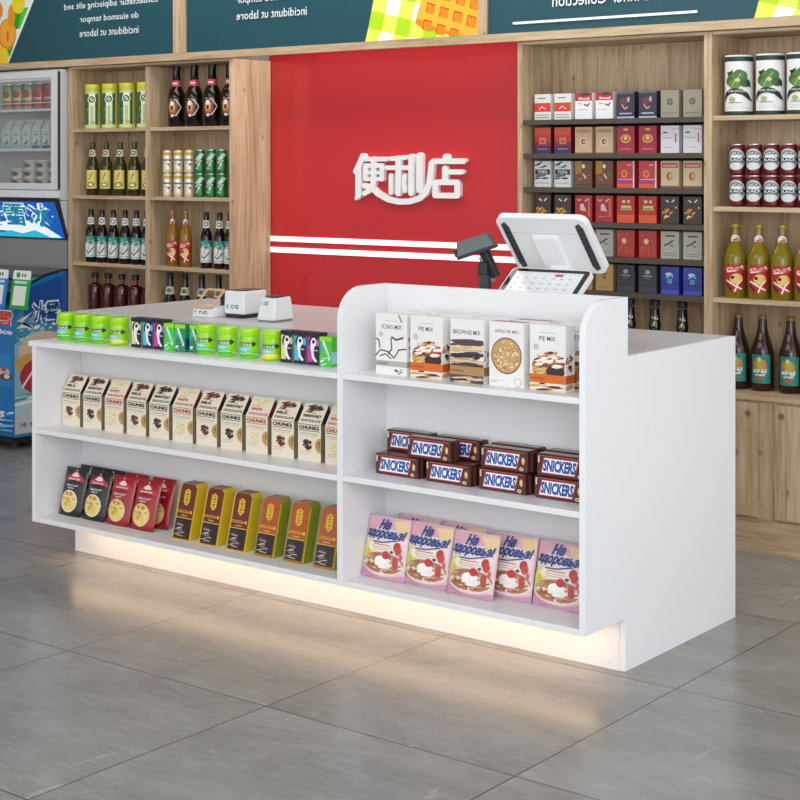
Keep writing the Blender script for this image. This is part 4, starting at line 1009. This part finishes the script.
# ------------------------------------------------------------------ cigarette rack and packs
rack = thing('cigarette_rack', (-.943, 1.6, .9))
dkw = P('#4d453b', .55)
ZL = [1.632, 1.494, 1.356, 1.217, 1.081, .943]
for z in ZL:
    MB().box(-1.356, -.530, 1.530, 1.7445, z-.020, z, dkw).build('rack_shelf', rack)
MB().box(-1.356, -.530, 1.745, 1.7590, .925, 1.70, P('#3f2e28', .6)).build('rack_shade_back', rack)  # dark sheet stands in for the shade between and behind the packs
for ch in rack.children: ch.location = (.943, -1.6, -.9)
tag(rack, 'dark brown six-tier rack holding cigarette packs', 'rack')
D = {
 'white_red': ('#e4e4e0', [('r', 0, .32, 1, .66, '#d8382c'), ('r', .2, .82, .7, .86, '#7a6a5a'), ('l', [(.3,.42),(.45,.52),(.7,.42)], .03, '#f4d8d0', .7), ('r', .1, .08, .9, .12, '#8c989c'), ('r', .1, .18, .9, .21, '#8c989c')], 'white pack with a red band'),
 'white_redtop': ('#efedec', [('r', 0, .70, 1, 1, '#b81c30'), ('r', .36, .90, .86, 1, '#2c3430'), ('t', 'Shwell', .2, .74, .86, .84, '#f6dde0', .03), ('l', [(.2,.60),(.4,.58)], .03, '#c85a60', .7), ('l', [(.56,.56),(.74,.50),(.84,.60)], .05, '#2c2c30', .7), ('r', .15, .35, .7, .38, '#c8b8ba')], 'white pack with a red top'),
 'purple': ('#2c2438', [('e', .40, .64, .22, .14, '#6a2c30'), ('l', [(.3,.50),(.45,.36),(.6,.42)], .06, '#c88a7a', .7), ('e', .66, .70, .07, .10, '#b8a8b8'), ('r', .15, .16, .85, .21, '#a8b0d8'), ('r', 0, .0, 1, .07, '#b8bcd8'), ('r', 0, .92, 1, 1, '#5a5a68')], 'dark purple pack'),
 'khaki': ('#98927c', [('e', .5, .58, .17, .13, '#5c5848'), ('e', .5, .58, .09, .07, '#7a7460'), ('r', .1, .16, .9, .18, '#5c5848')], 'khaki pack with a dark circle'),
 'sunset': ('#7a1a34', [('r', 0, .7, 1, 1, '#d84a24'), ('r', 0, .45, 1, .7, '#c42c2c'), ('r', 0, 0, 1, .28, '#3c1c4c'), ('r', .3, .36, .72, .62, '#e0705c'), ('r', .4, .42, .6, .5, '#a82c34'), ('r', .2, .16, .8, .19, '#a88ac0')], 'orange-to-purple pack'),
 'beige': ('#d0b08c', [('r', .08, .78, .92, .92, '#b88a62'), ('e', .5, .44, .24, .18, '#e2cbaa'), ('e', .5, .44, .15, .11, '#8a5a3a'), ('e', .54, .44, .07, .06, '#d8b888'), ('r', 0, 0, 1, .04, '#a87850')], 'beige pack with a brown circle'),
 'crimson': ('#a81436', [('e', .5, .54, .3, .16, '#e2a850'), ('e', .5, .54, .2, .10, '#8a1428'), ('e', .5, .56, .12, .08, '#f4cc70'), ('r', .38, .84, .64, .92, '#e8a850'), ('r', .2, .14, .8, .17, '#d87a80')], 'crimson pack with gold crest'),
 'white_mark': ('#e2e0e4', [('r', .12, .72, .36, .77, '#3c2c30'), ('l', [(.12,.56),(.6,.54)], .02, '#d05a58', .7), ('l', [(.82,.70),(.82,.40)], .05, '#c43a38', .7), ('r', .6, .86, 1, .88, '#a8a0a8'), ('r', .1, .2, .7, .22, '#b0acb4')], 'white pack with red marks'),
 'patchwork': ('#dcdcdc', [('n', 131, .5, .78, .46, .18, 16, .05, ['#26262a', '#8c8c8c', '#f4f4f4']), ('r', .04, .48, .96, .68, '#2a2628'), ('t', 'TOKA', .2, .52, .8, .64, '#e8e8e8', .03), ('n', 132, .5, .38, .42, .08, 8, .04, ['#26262a', '#5a5a5a']), ('r', .1, .14, .9, .17, '#9c9c9c')], 'black and white patterned pack'),
 'amber': ('#6e4420', [('r', 0, .5, .4, 1, '#b07a24'), ('e', .5, .80, .09, .08, '#f8f0d8'), ('l', [(.5,.5),(.62,.36)], .06, '#ecc8a8', .7), ('n', 133, .45, .35, .38, .2, 10, .05, ['#8a2c1c', '#4a2c14', '#a86a30']), ('r', .1, .08, .9, .12, '#3c2414')], 'amber brown pack'),
 'coral': ('#c8323c', [('r', 0, 0, 1, .3, '#a8307c'), ('r', 0, 0, 1, .15, '#e8542c'), ('e', .42, .52, .18, .14, '#f08a3c'), ('e', .42, .52, .10, .08, '#d8442c'), ('l', [(.6,.84),(.8,.86)], .03, '#f4c8cc', .7), ('r', .1, .30, .9, .33, '#f0b0b8'), ('r', .92, 0, 1, 1, '#e0d8d0')], 'coral red pack'),
 'beige_red': ('#d4bc94', [('r', .05, .74, .95, .94, '#b8624c'), ('r', .15, .80, .85, .84, '#e0b8a0'), ('e', .5, .44, .19, .15, '#a8382c'), ('e', .55, .44, .14, .12, '#c8a868'), ('r', 0, 0, 1, .09, '#8a4a34')], 'beige pack with a red top band'),
 'gold_flower': ('#3a2620', [('l', [(.3,.84),(.42,.78)], .06, '#e8d8c0', .7), ('l', [(.62,.78),(.74,.86)], .06, '#e8d8c0', .7), ('n', 134, .40, .34, .32, .20, 14, .06, ['#d89a20', '#e8b83c', '#b87818'])], 'dark brown pack with a gold flower'),
 'red_figure': ('#b0181c', [('l', [(.15,.84),(.25,.78),(.35,.84)], .05, '#f0c8a0', .7), ('l', [(.6,.78),(.75,.86)], .05, '#f0c8a0', .7), ('e', .42, .58, .12, .11, '#f0dcc8'), ('p', [(.28,.44),(.66,.40),(.56,.58),(.34,.60)], '#e8c8b8'), ('r', .78, .2, .88, .9, '#d86a5c'), ('r', .15, .2, .65, .22, '#e08a80')], 'red pack with a pale figure'),
 'red_lime': ('#c02018', [('r', 0, 0, 1, .3, '#e0541c'), ('r', .25, .48, .82, .64, '#c8dc6c'), ('r', .3, .50, .75, .56, '#7a9c3c'), ('r', .3, .74, .48, .84, '#f4c8b0'), ('r', .6, .74, .74, .84, '#f4c8b0'), ('p', [(.35,1),(.65,1),(.5,.9)], '#4a4a2c')], 'red pack with a lime panel'),
 'orange_flower': ('#35221e', [('l', [(.3,.86),(.42,.80)], .05, '#ece0d0', .7), ('l', [(.62,.80),(.74,.88)], .05, '#ece0d0', .7), ('n', 135, .34, .36, .28, .20, 16, .06, ['#e8902c', '#f0b85c', '#d87a24', '#f4d8a0']), ('e', .36, .36, .08, .06, '#3a2018'), ('e', .85, .6, .05, .04, '#e8c070')], 'dark brown pack with an orange flower'),
 'red_damask': ('#b8241c', [('n', 136, .5, .5, .46, .46, 40, .04, ['#d8503c', '#a01c20', '#e0786c']), ('e', .42, .60, .22, .17, '#a01c20'), ('e', .42, .60, .15, .12, '#f0a060'), ('e', .42, .60, .07, .06, '#f8e0b0')], 'red damask pack'),
 'grey_bird': ('#b4b2a0', [('r', .25, .80, .8, .86, '#3c3a3a'), ('l', [(.2,.48),(.45,.56),(.66,.66)], .06, '#2c3468', .7), ('l', [(.5,.50),(.7,.44)], .04, '#5a6488', .7), ('r', .1, .18, .9, .20, '#5a6a64'), ('r', .15, .10, .85, .13, '#84887c')], 'grey pack with a blue bird'),
 'tan': ('#c09a5c', [('l', [(.35,.62),(.6,.62)], .05, '#6a4a24', .7), ('e', .5, .5, .1, .06, '#8a6a3c'), ('r', .1, .12, .9, .14, '#8a6a3c')], 'tan gold pack'),
 'slate': ('#35383f', [('e', .5, .76, .14, .08, '#a8acb4'), ('r', .25, .60, .75, .63, '#b8bcc4'), ('r', .35, .52, .65, .54, '#8a8e98'), ('r', 0, .30, 1, .40, '#2c4a3c'), ('r', 0, 0, 1, .2, '#4a4a56')], 'dark slate pack'),
 'blue': ('#2c3ea4', [('e', .45, .72, .2, .07, '#b8dcf0'), ('l', [(.3,.60),(.6,.70),(.66,.62)], .05, '#8cc8e4', .7), ('r', .36, .38, .62, .56, '#4ca4c8'), ('r', .1, .34, .9, .38, '#1c2468'), ('r', 0, .0, 1, .15, '#4a5cc8')], 'bright blue pack'),
}
ROWS = [['white_red', 'white_redtop', 'purple', 'khaki'], ['sunset', 'beige', 'crimson', 'white_mark'], ['patchwork', 'amber', 'coral', 'beige_red'],
        ['gold_flower', 'red_figure', 'red_lime', 'orange_flower'], ['patchwork', 'grey_bird', 'red_damask', 'grey_bird'], ['khaki', 'tan', 'slate', 'blue']]
XC = [-1.333, -1.236, -1.137, -1.040, -.942, -.843, -.745, -.647]
packs = {}
rn = ['top', 'second', 'third', 'fourth', 'fifth', 'bottom']
def cig(kind):
    base, ops, _ = D[kind]
    return pack_box('cigarette_pack', .079, .055, .107, base, None, ops, [('r', 0, 0, 1, 1, base)], coat=.3)
for r_, kinds in enumerate(ROWS):
    for c_ in range(8):
        k = kinds[c_//2]
        if k not in packs: packs[k] = cig(k); o = packs[k]
        else: o = dup(packs[k])
        o.location = (XC[c_], 1.578, ZL[r_]+.0004)
        tag(o, '%s, %s of its pair on the %s rack tier' % (D[k][2], ('left', 'right')[c_ % 2], rn[r_]) if not (r_ == 4 and k == 'grey_bird') else
            '%s, %s of the %s pair on the fifth rack tier' % (D[k][2], ('left', 'right')[c_ % 2], 'middle' if c_ < 4 else 'right'), 'cigarette pack', 'cigarette packs on the ' + rn[r_] + ' rack tier')

# ================================================================== THE COMBINATION FREEZER AT THE LEFT
def freezer():
    x0, x1 = -5.35, -4.192
    t = thing('display_freezer', (-4.77, 1.4, 0))
    def part(mb, nm, bev=0): o = mb.build(nm, t, bev); o.location = (4.77, -1.4, 0); return o
    body = P('#c9cacb', .35); white = P('#dedfe0', .35); grey = P('#8b8d8e', .4); black = P('#2c2a29', .35)
    # upper cabinet: side walls, back, top, bottom
    part(MB().box(x1-.028, x1, 1.484, 1.80, 1.262, 1.945, body), 'cabinet_side', .004)
    part(MB().box(x0, x0+.028, 1.484, 1.80, 1.262, 1.945, body), 'cabinet_side', .004)
    part(MB().box(x0+.029, x1-.029, 1.78, 1.80, 1.27, 1.93, P('#e4e6e8', .5)), 'cabinet_back')
    part(MB().box(x0+.029, x1-.029, 1.484, 1.779, 1.925, 1.945, body), 'cabinet_top')
    part(MB().box(x0+.029, x1-.029, 1.484, 1.779, 1.262, 1.335, body), 'cabinet_floor')
    for z in (1.742, 1.532):
        part(MB().box(x0+.030, x1-.030, 1.502, 1.778, z-.006, z, P('#d8dadc', .3)), 'wire_shelf')
        part(MB().box(x0+.030, x1-.030, 1.498, 1.501, z-.012, z+.002, P('#f2f2f2', .3)), 'shelf_edge')
        if z > 1.7: part(MB().box(x0+.030, x1-.030, 1.498, 1.500, z+.030, z+.036, P('#f2e6da', .3)), 'front_rail')
    # door
    dr = part(MB(), 'door')
    fz0, fz1 = 1.318, 1.936
    mb = MB(); fx0, fx1 = x0+.002, x1-.002
    mb.box(fx1-.036, fx1, 1.448, 1.462, fz0, fz1, white); mb.box(fx0, fx0+.036, 1.448, 1.462, fz0, fz1, white)
    mb.box(fx0+.036, fx1-.036, 1.448, 1.462, fz1-.034, fz1, white); mb.box(fx0+.036, fx1-.036, 1.448, 1.462, fz0, fz0+.034, white)
    mb.build('door_frame', dr)
    gk = P('#3a3634', .6); mb = MB()
    for q in ((fx1-.034, fx1-.004, fz0+.004, fz1-.004), (fx0+.004, fx0+.034, fz0+.004, fz1-.004), (fx0+.034, fx1-.034, fz1-.030, fz1-.004), (fx0+.034, fx1-.034, fz0+.004, fz0+.030)): mb.box(q[0], q[1], 1.4622, 1.483, q[2], q[3], gk)
    mb.build('door_gasket', dr)
    gm_ = bpy.data.materials.new('clear_door_glass'); gm_.use_nodes = True; nt = gm_.node_tree; nt.nodes.clear()
    out = nt.nodes.new('ShaderNodeOutputMaterial'); mix = nt.nodes.new('ShaderNodeMixShader'); tr = nt.nodes.new('ShaderNodeBsdfTransparent'); gs = nt.nodes.new('ShaderNodeBsdfGlossy')
    tr.inputs[0].default_value = (.95, .96, .96, 1); gs.inputs['Roughness'].default_value = .05; mix.inputs[0].default_value = .12
    nt.links.new(tr.outputs[0], mix.inputs[1]); nt.links.new(gs.outputs[0], mix.inputs[2]); nt.links.new(mix.outputs[0], out.inputs[0])
    MB().box(fx0+.036, fx1-.036, 1.453, 1.457, fz0+.034, fz1-.034, gm_).build('door_glass', dr)
    part(MB().box(x0, x1-.004, 1.446, 1.482, 1.275, 1.314, P('#ececed', .35)), 'lower_trim', .003)
    part(MB().box(x0+.03, x1-.03, 1.74, 1.77, 1.915, 1.922, P('#ffffff', .5, 0, 0, .35)), 'interior_lamp')
    # canopy with the lit picture panel: hangs back from top to bottom
    a, b, c, d = (0,0,0),(0,0,0),(0,0,0),(0,0,0)
    mb = MB().hull8([(x0,1.518,1.055),(x1+.002,1.518,1.055),(x1+.002,1.534,1.055),(x0,1.534,1.055),(x0,1.452,1.274),(x1+.002,1.452,1.274),(x1+.002,1.472,1.2605),(x0,1.472,1.2605)], black)
    part(mb, 'canopy')
    part(MB().hull8([(x0,1.5345,1.055),(x1,1.5345,1.055),(x1,1.79,1.055),(x0,1.79,1.055),(x0,1.4725,1.2605),(x1,1.4725,1.2605),(x1,1.79,1.2605),(x0,1.79,1.2605)], body), 'cabinet_side')
    W = 1.08
    q0 = (x0+.03, 1.5148, 1.063); q1 = (x1-.004, 1.5148, 1.063); q2 = (x1-.022, 1.4553, 1.260); q3 = (x0+.03, 1.4553, 1.260)
    blue = P('#1466c8', .3, 0, 0, .35); cy_ = P('#35c4e8', .3, 0, 0, .4); wh = P('#f4fafc', .3, 0, 0, .5); dkb = P('#1a4f86', .3, 0, 0, .25); tq = P('#1f93b4', .3, 0, 0, .3)
    mb = MB(); fq = face_quad(q0, q1, q2, q3)
    ops = [('r', 0, 0, 1, .97, blue), ('p', [(0,0),(.97,0),(.86,.30),(.7,.28),(.55,.10),(.3,.30),(0,.25)], cy_),
           ('p', [(.50,.25),(.60,.42),(.66,.30),(.76,.46),(.86,.36),(.98,.02),(.90,.02),(.80,.20),(.70,.10),(.60,.20)], wh),
           ('p', [(.0,.2),(.2,.38),(.4,.30),(.6,.42),(.75,.30),(.6,.16),(.3,.2)], wh)]
    for s_, u0 in (('冰', .775), ('雪', .60), ('酷', .425), ('爽', .25)):
        ops.append(('t', s_, u0, .28, u0+.18, .93, wh, .10, .1))
        ops.append(('t', s_, u0+.004, .30, u0+.176, .91, tq, .02, .1))
    mb.art(ops, fq)
    R = random.Random(4)
    mb.art([('e', R.uniform(.2, .96), R.uniform(.5, .93), .005, .022, wh) for _ in range(30)], fq, k0=12)
    part(mb, 'lit_picture_panel')
    part(MB().box(x0, x1, 1.522, 1.79, .905, 1.0545, grey), 'back_splash')
    # chest: side profile swept along X
    prof = [(1.18,.10),(1.19,.07),(1.519,.07),(1.519,.895),(1.49,.893),(1.38,.872),(1.29,.838),(1.21,.785),(1.185,.735),(1.18,.68)]
    X1 = x1+.001
    mb = MB().prism(prof, lambda y, z: (x0, y, z), lambda y, z: (X1, y, z), P('#1673b8', .3, 0, .3))
    # printed right side
    S = lambda y, z: ((y-1.18)/.339, (z-.07)/.835)
    sk, ic = '#2f7fae', '#1c5c92'
    ops = [('p', [S(1.182,.08),S(1.512,.08),S(1.512,.86),S(1.38,.80),S(1.25,.76),S(1.182,.66)], '#3b88ad'),
           ('p', [S(1.182,.28),S(1.512,.30),S(1.512,.58),S(1.3,.60),S(1.182,.54)], '#7fb2c2'),
           ('p', [S(1.24,.86-.05),S(1.512,.88),S(1.512,.62),S(1.35,.66),S(1.24,.68)], '#1f4f9a'),
           ('n', 141, .55, .72, .35, .10, 26, .02, ['#e8f0f4', '#20458c', '#9cc4d8']),
           ('n', 147, .5, .60, .46, .12, 60, .008, ['#bcdce6', '#8cc0d4', '#d8ecf2']),
           ('p', [S(1.19,.655),S(1.30,.70),S(1.22,.645),S(1.33,.60),S(1.25,.62),S(1.19,.62),S(1.24,.65)], '#d8dce4'),
           ('t', '冰雪', .30, .66, .86, .82, '#e6eef4', .09, .15), ('t', '冰雪', .31, .67, .85, .81, '#1c4f8c', .01, .15),
           ('e', .55, .50, .48, .13, '#cdb9a0'), ('e', .30, .44, .30, .06, '#c89a4c'), ('e', .60, .36, .50, .12, '#a8243c'),
           ('l', [(.15,.30),(.45,.44)], .018, '#ecd0d4', .5), ('l', [(.40,.30),(.7,.46)], .018, '#ecd0d4', .5), ('l', [(.65,.31),(.95,.46)], .018, '#ecd0d4', .5),
           ('r', .01, .02, .99, .25, '#a9c8d0'), ('n', 142, .5, .22, .45, .04, 14, .02, ['#4a8ca0', '#d8e8ea', '#6aa8b8']), ('r', .01, .02, .99, .14, '#b8c4c8'),
           ('t', '冷 饮 世 界', .10, .055, .80, .085, '#2a2c30', .02)]
    mb.art(ops, face_right(1.18, 1.519, .07, .905, X1), rough=.3, coat=.3)
    # printed front
    F = []
    F += [('r', .005, 0, .995, .93, '#1477c0'), ('n', 143, .90, .08, .12, .10, 50, .016, ['#d8f0fa', '#7cc8ec', '#1a5c9c', '#ffffff']), ('n', 144, .6, .05, .4, .06, 60, .016, ['#d8f0fa', '#7cc8ec', '#1a5c9c']),
          ('r', .62, .36, .985, .62, '#2388cc'), ('t', '冰雪', .78, .83, .99, .97, '#f4efe8', .09), ('t', '冰雪', .784, .84, .986, .96, '#e0401c', .02),
          ('t', 'ice', .90, .77, .99, .81, '#e8e8f4', .05), ('e', .93, .47, .04, .035, '#d8c8c0'), ('e', .945, .43, .045, .03, '#6a4030'), ('e', .95, .435, .02, .02, '#f0e4dc'), ('e', .93, .49, .02, .018, '#c05a4a')]
    mb.art(F, face_front(x0, X1, .10, .68+.055, 1.1799), rough=.3, coat=.3)
    part(mb, 'chest_body')
    top = [(1.505,.8965),(1.38,.8735),(1.29,.840),(1.21,.787),(1.185,.738)]
    vs = []
    for y, z in top: vs += [(x0+.02, y, z+.002), (X1-.004, y, z+.002)]
    for y, z in top: vs += [(x0+.02, y-.004, z+.012), (X1-.004, y-.004, z+.012)]
    n = len(top); fs = [(2*i, 2*i+1, 2*i+3, 2*i+2) for i in range(n-1)] + [(2*n+2*i, 2*n+2*i+2, 2*n+2*i+3, 2*n+2*i+1) for i in range(n-1)]
    fs += [(2*i, 2*i+2, 2*n+2*i+2, 2*n+2*i) for i in range(n-1)] + [(2*i+1, 2*n+2*i+1, 2*n+2*i+3, 2*i+3) for i in range(n-1)] + [(0,2*n,2*n+1,1), (2*n-2,2*n-1,4*n-1,4*n-2)]
    part(MB().add(vs, fs, P('#34302c', .12, 0, .5)), 'chest_lid')
    part(MB().box(X1-.30, X1-.20, 1.30, 1.33, .878, .886, P('#8a8478', .3)), 'lid_handle')
    part(MB().box(x0+.05, X1-.05, 1.22, 1.50, .03, .0695, P('#1c1c1e', .6)), 'base_frame')
    for x in (x0+.1, X1-.08):
        for y in (1.25, 1.46): part(MB().lathe([(.02,0),(.02,.0295)], P('#1c1c1e', .5), 12, (x, y, 0)), 'foot')
    tag(t, 'blue combination ice cream freezer with glass door cabinet at the left edge', 'freezer')
freezer()

# goods in the upper freezer cabinet
def jarcan(a, b):
    return can(.036, .137, a, [('r', 0, .05, 1, .32, b), ('e', .5, .62, .28, .20, b), ('r', .2, .40, .8, .46, '#f0e8e0')], '#d8d4cc', name='food_can')
GL = 'food cans on the upper freezer shelf'
cc = [jarcan('#a8c890', '#c8503c'), jarcan('#c8746a', '#b83a34'), jarcan('#a8acb8', '#3a4a64')]
for i, (k, x) in enumerate(((0, -4.685), (0, -4.60), (0, -4.515), (1, -4.43), (1, -4.345), (2, -4.26))):
    o = cc[k] if i in (0, 3, 5) else dup(cc[k]); o.location = (x, 1.545, 1.7424)
    tag(o, ('green', 'red', 'grey')[k] + ' food can in the freezer cabinet, ' + nth(i, 6) + ' on its top shelf', 'can', GL)
def carton(band):
    w = .060; mb = MB().box(0, w, 0, .055, 0, .105, P('#dce6e4', .4))
    mb.add([(0,0,.105),(w,0,.105),(w,.0275,.145),(0,.0275,.145),(0,.055,.105),(w,.055,.105)], [(0,1,2,3),(4,3,2,5),(1,5,2),(0,3,4)], P('#d2dada', .4))
    mb.box(0, w, .026, .029, .144, .156, P('#eef2f2', .4))
    mb.art([('r', 0, 0, 1, .18, band), ('e', .5, .34, .3, .14, '#6a9c6a'), ('e', .35, .42, .16, .10, '#e6efe8'), ('r', .2, .68, .8, .76, '#7ab0c0'), ('r', .25, .84, .75, .88, '#a8bcc4')], face_front(0, w, 0, .105, 0))
    return mb.build('drink_carton')
ca, cb, cg = carton('#a8c4cc'), carton('#2c5a94'), carton('#8cc05c')
for i, (k, x) in enumerate(((0, -4.71), (0, -4.628), (0, -4.546), (1, -4.464), (1, -4.382), (2, -4.30))):
    o = (ca, cb, cg)[k] if i in (0, 3, 5) else dup((ca, cb, cg)[k]); o.location = (x, 1.515, 1.5324)
    tag(o, 'gable-top drink carton in the freezer cabinet, ' + nth(i, 6) + ' on the middle shelf', 'carton', 'drink cartons on the middle freezer shelf')
def cup():
    t = thing('yogurt_cup')
    mb = MB().lathe_smooth([(.036,0),(.045,.040)], P('#e4d8d4', .4), 20)
    mb.art([('e', .55, .45, .24, .32, '#5a5a54'), ('e', .35, .6, .14, .2, '#c87a80'), ('r', .1, .85, .9, .93, '#c8948c')], cyl(.036, .002, .038, 1.3, .045), dmax=.15); mb.build('cup_body', t)
    MB().lathe([(.045,.0402),(.048,.041),(.048,.045),(.0001,.045)], P('#dfe8dc', .35), 20, cap=False).build('cup_lid', t)
    return t
cp = cup(); first = True
for c_, x in enumerate((-4.60, -4.498, -4.396, -4.294)):
    for l_ in range(3):
        if c_ == 0 and l_ == 2: continue
        o = cp if first else dup(cp); first = False
        o.location = (x, 1.540, 1.3354 + l_*.0455)
        tag(o, 'pale yogurt cup, %s layer of the %s stack in the freezer cabinet' % (('bottom', 'middle', 'top')[l_], nth(c_, 4)), 'cup', 'yogurt cups on the freezer cabinet floor')

# payment cards hung on the freezer's front corner
def card(base, x, lb):
    t = thing('payment_card', (x, 1.145, .725)); t.rotation_euler = (-.16, 0, 0)
    mb = MB().prism([(0,0),(.138,0),(.138,.185),(.130,.195),(.008,.195),(0,.185)], lambda a, b: (a, .003, b), lambda a, b: (a, -.003, b), P(base, .35))
    mb.art([('p', [(0,.77),(1,.77),(1,.95),(.94,1),(.06,1),(0,.95)], '#f4f6f4'), ('e', .30, .88, .12, .075, base), ('r', .50, .84, .58, .92, '#3a3a3a'), ('r', .64, .84, .72, .92, '#3a3a3a'), ('r', .14, .66, .84, .73, '#c8ecd0' if base != '#1f86d8' else '#c8e0f4'),
            ('r', .14, .10, .84, .60, '#eef0ee')], face_front(0, .138, 0, .195, -.003), rough=.35)
    mb.build('card_plate', t)
    MB().box(.05, .09, .0035, .012, .10, .15, P('#3a3a3a', .4)).build('hook', t)
    tag(t, lb, 'payment card')
card('#18a83c', -4.186, 'green payment card with white top hanging on the freezer front')
card('#1f86d8', -4.362, 'blue payment card with white top at the left image edge')

# ================================================================== LIGHT, WORLD, CAMERA
def area(name, loc, rot, sx, sy, power, color=(1,1,1)):
    l = bpy.data.lights.new(name, 'AREA'); l.shape = 'RECTANGLE'; l.size = sx; l.size_y = sy; l.energy = power; l.color = color
    o = bpy.data.objects.new(name, l); COL.objects.link(o); o.location = loc; o.rotation_euler = rot; return o
area('under_shelf_led_light', (-1.17, -.075, .139), (0, 0, 0), 2.24, .03, 2.0, (1, .70, .44))
area('ceiling_light_front', (-1.5, -3.0, 2.95), (math.radians(12), 0, 0), 5.0, 1.6, 60)
area('ceiling_light_back', (-2.0, .9, 2.95), (math.radians(18), 0, 0), 4.6, .8, 48)
area('shop_window_light', (2.6, -4.2, 2.2), (math.radians(72), 0, math.radians(48)), 3.5, 2.2, 95, (.86, .93, 1))
area('header_downlight', (-2.19, 1.70, 2.38), (0, 0, 0), 1.6, .10, 10)
w = bpy.data.worlds.new('daylight'); SC.world = w; w.use_nodes = True
bg = w.node_tree.nodes['Background']; bg.inputs[0].default_value = (.965, .98, 1, 1); bg.inputs[1].default_value = 1.5

cam = bpy.data.cameras.new('camera'); co_ = bpy.data.objects.new('camera', cam); COL.objects.link(co_); SC.camera = co_
co_.location = (2.302, -4.012, 1.45); co_.rotation_euler = (PI/2, 0, math.radians(37.830))
cam.sensor_fit = 'HORIZONTAL'; cam.sensor_width = 36; cam.lens = 1603.87/800*36
cam.shift_y = -(400 - 164.33)/800
cam.clip_end = 60
SC.view_settings.view_transform = 'Standard'; SC.view_settings.look = 'None'; SC.view_settings.gamma = 1
SC.view_settings.use_curve_mapping = False; SC.view_settings.exposure = 0.04
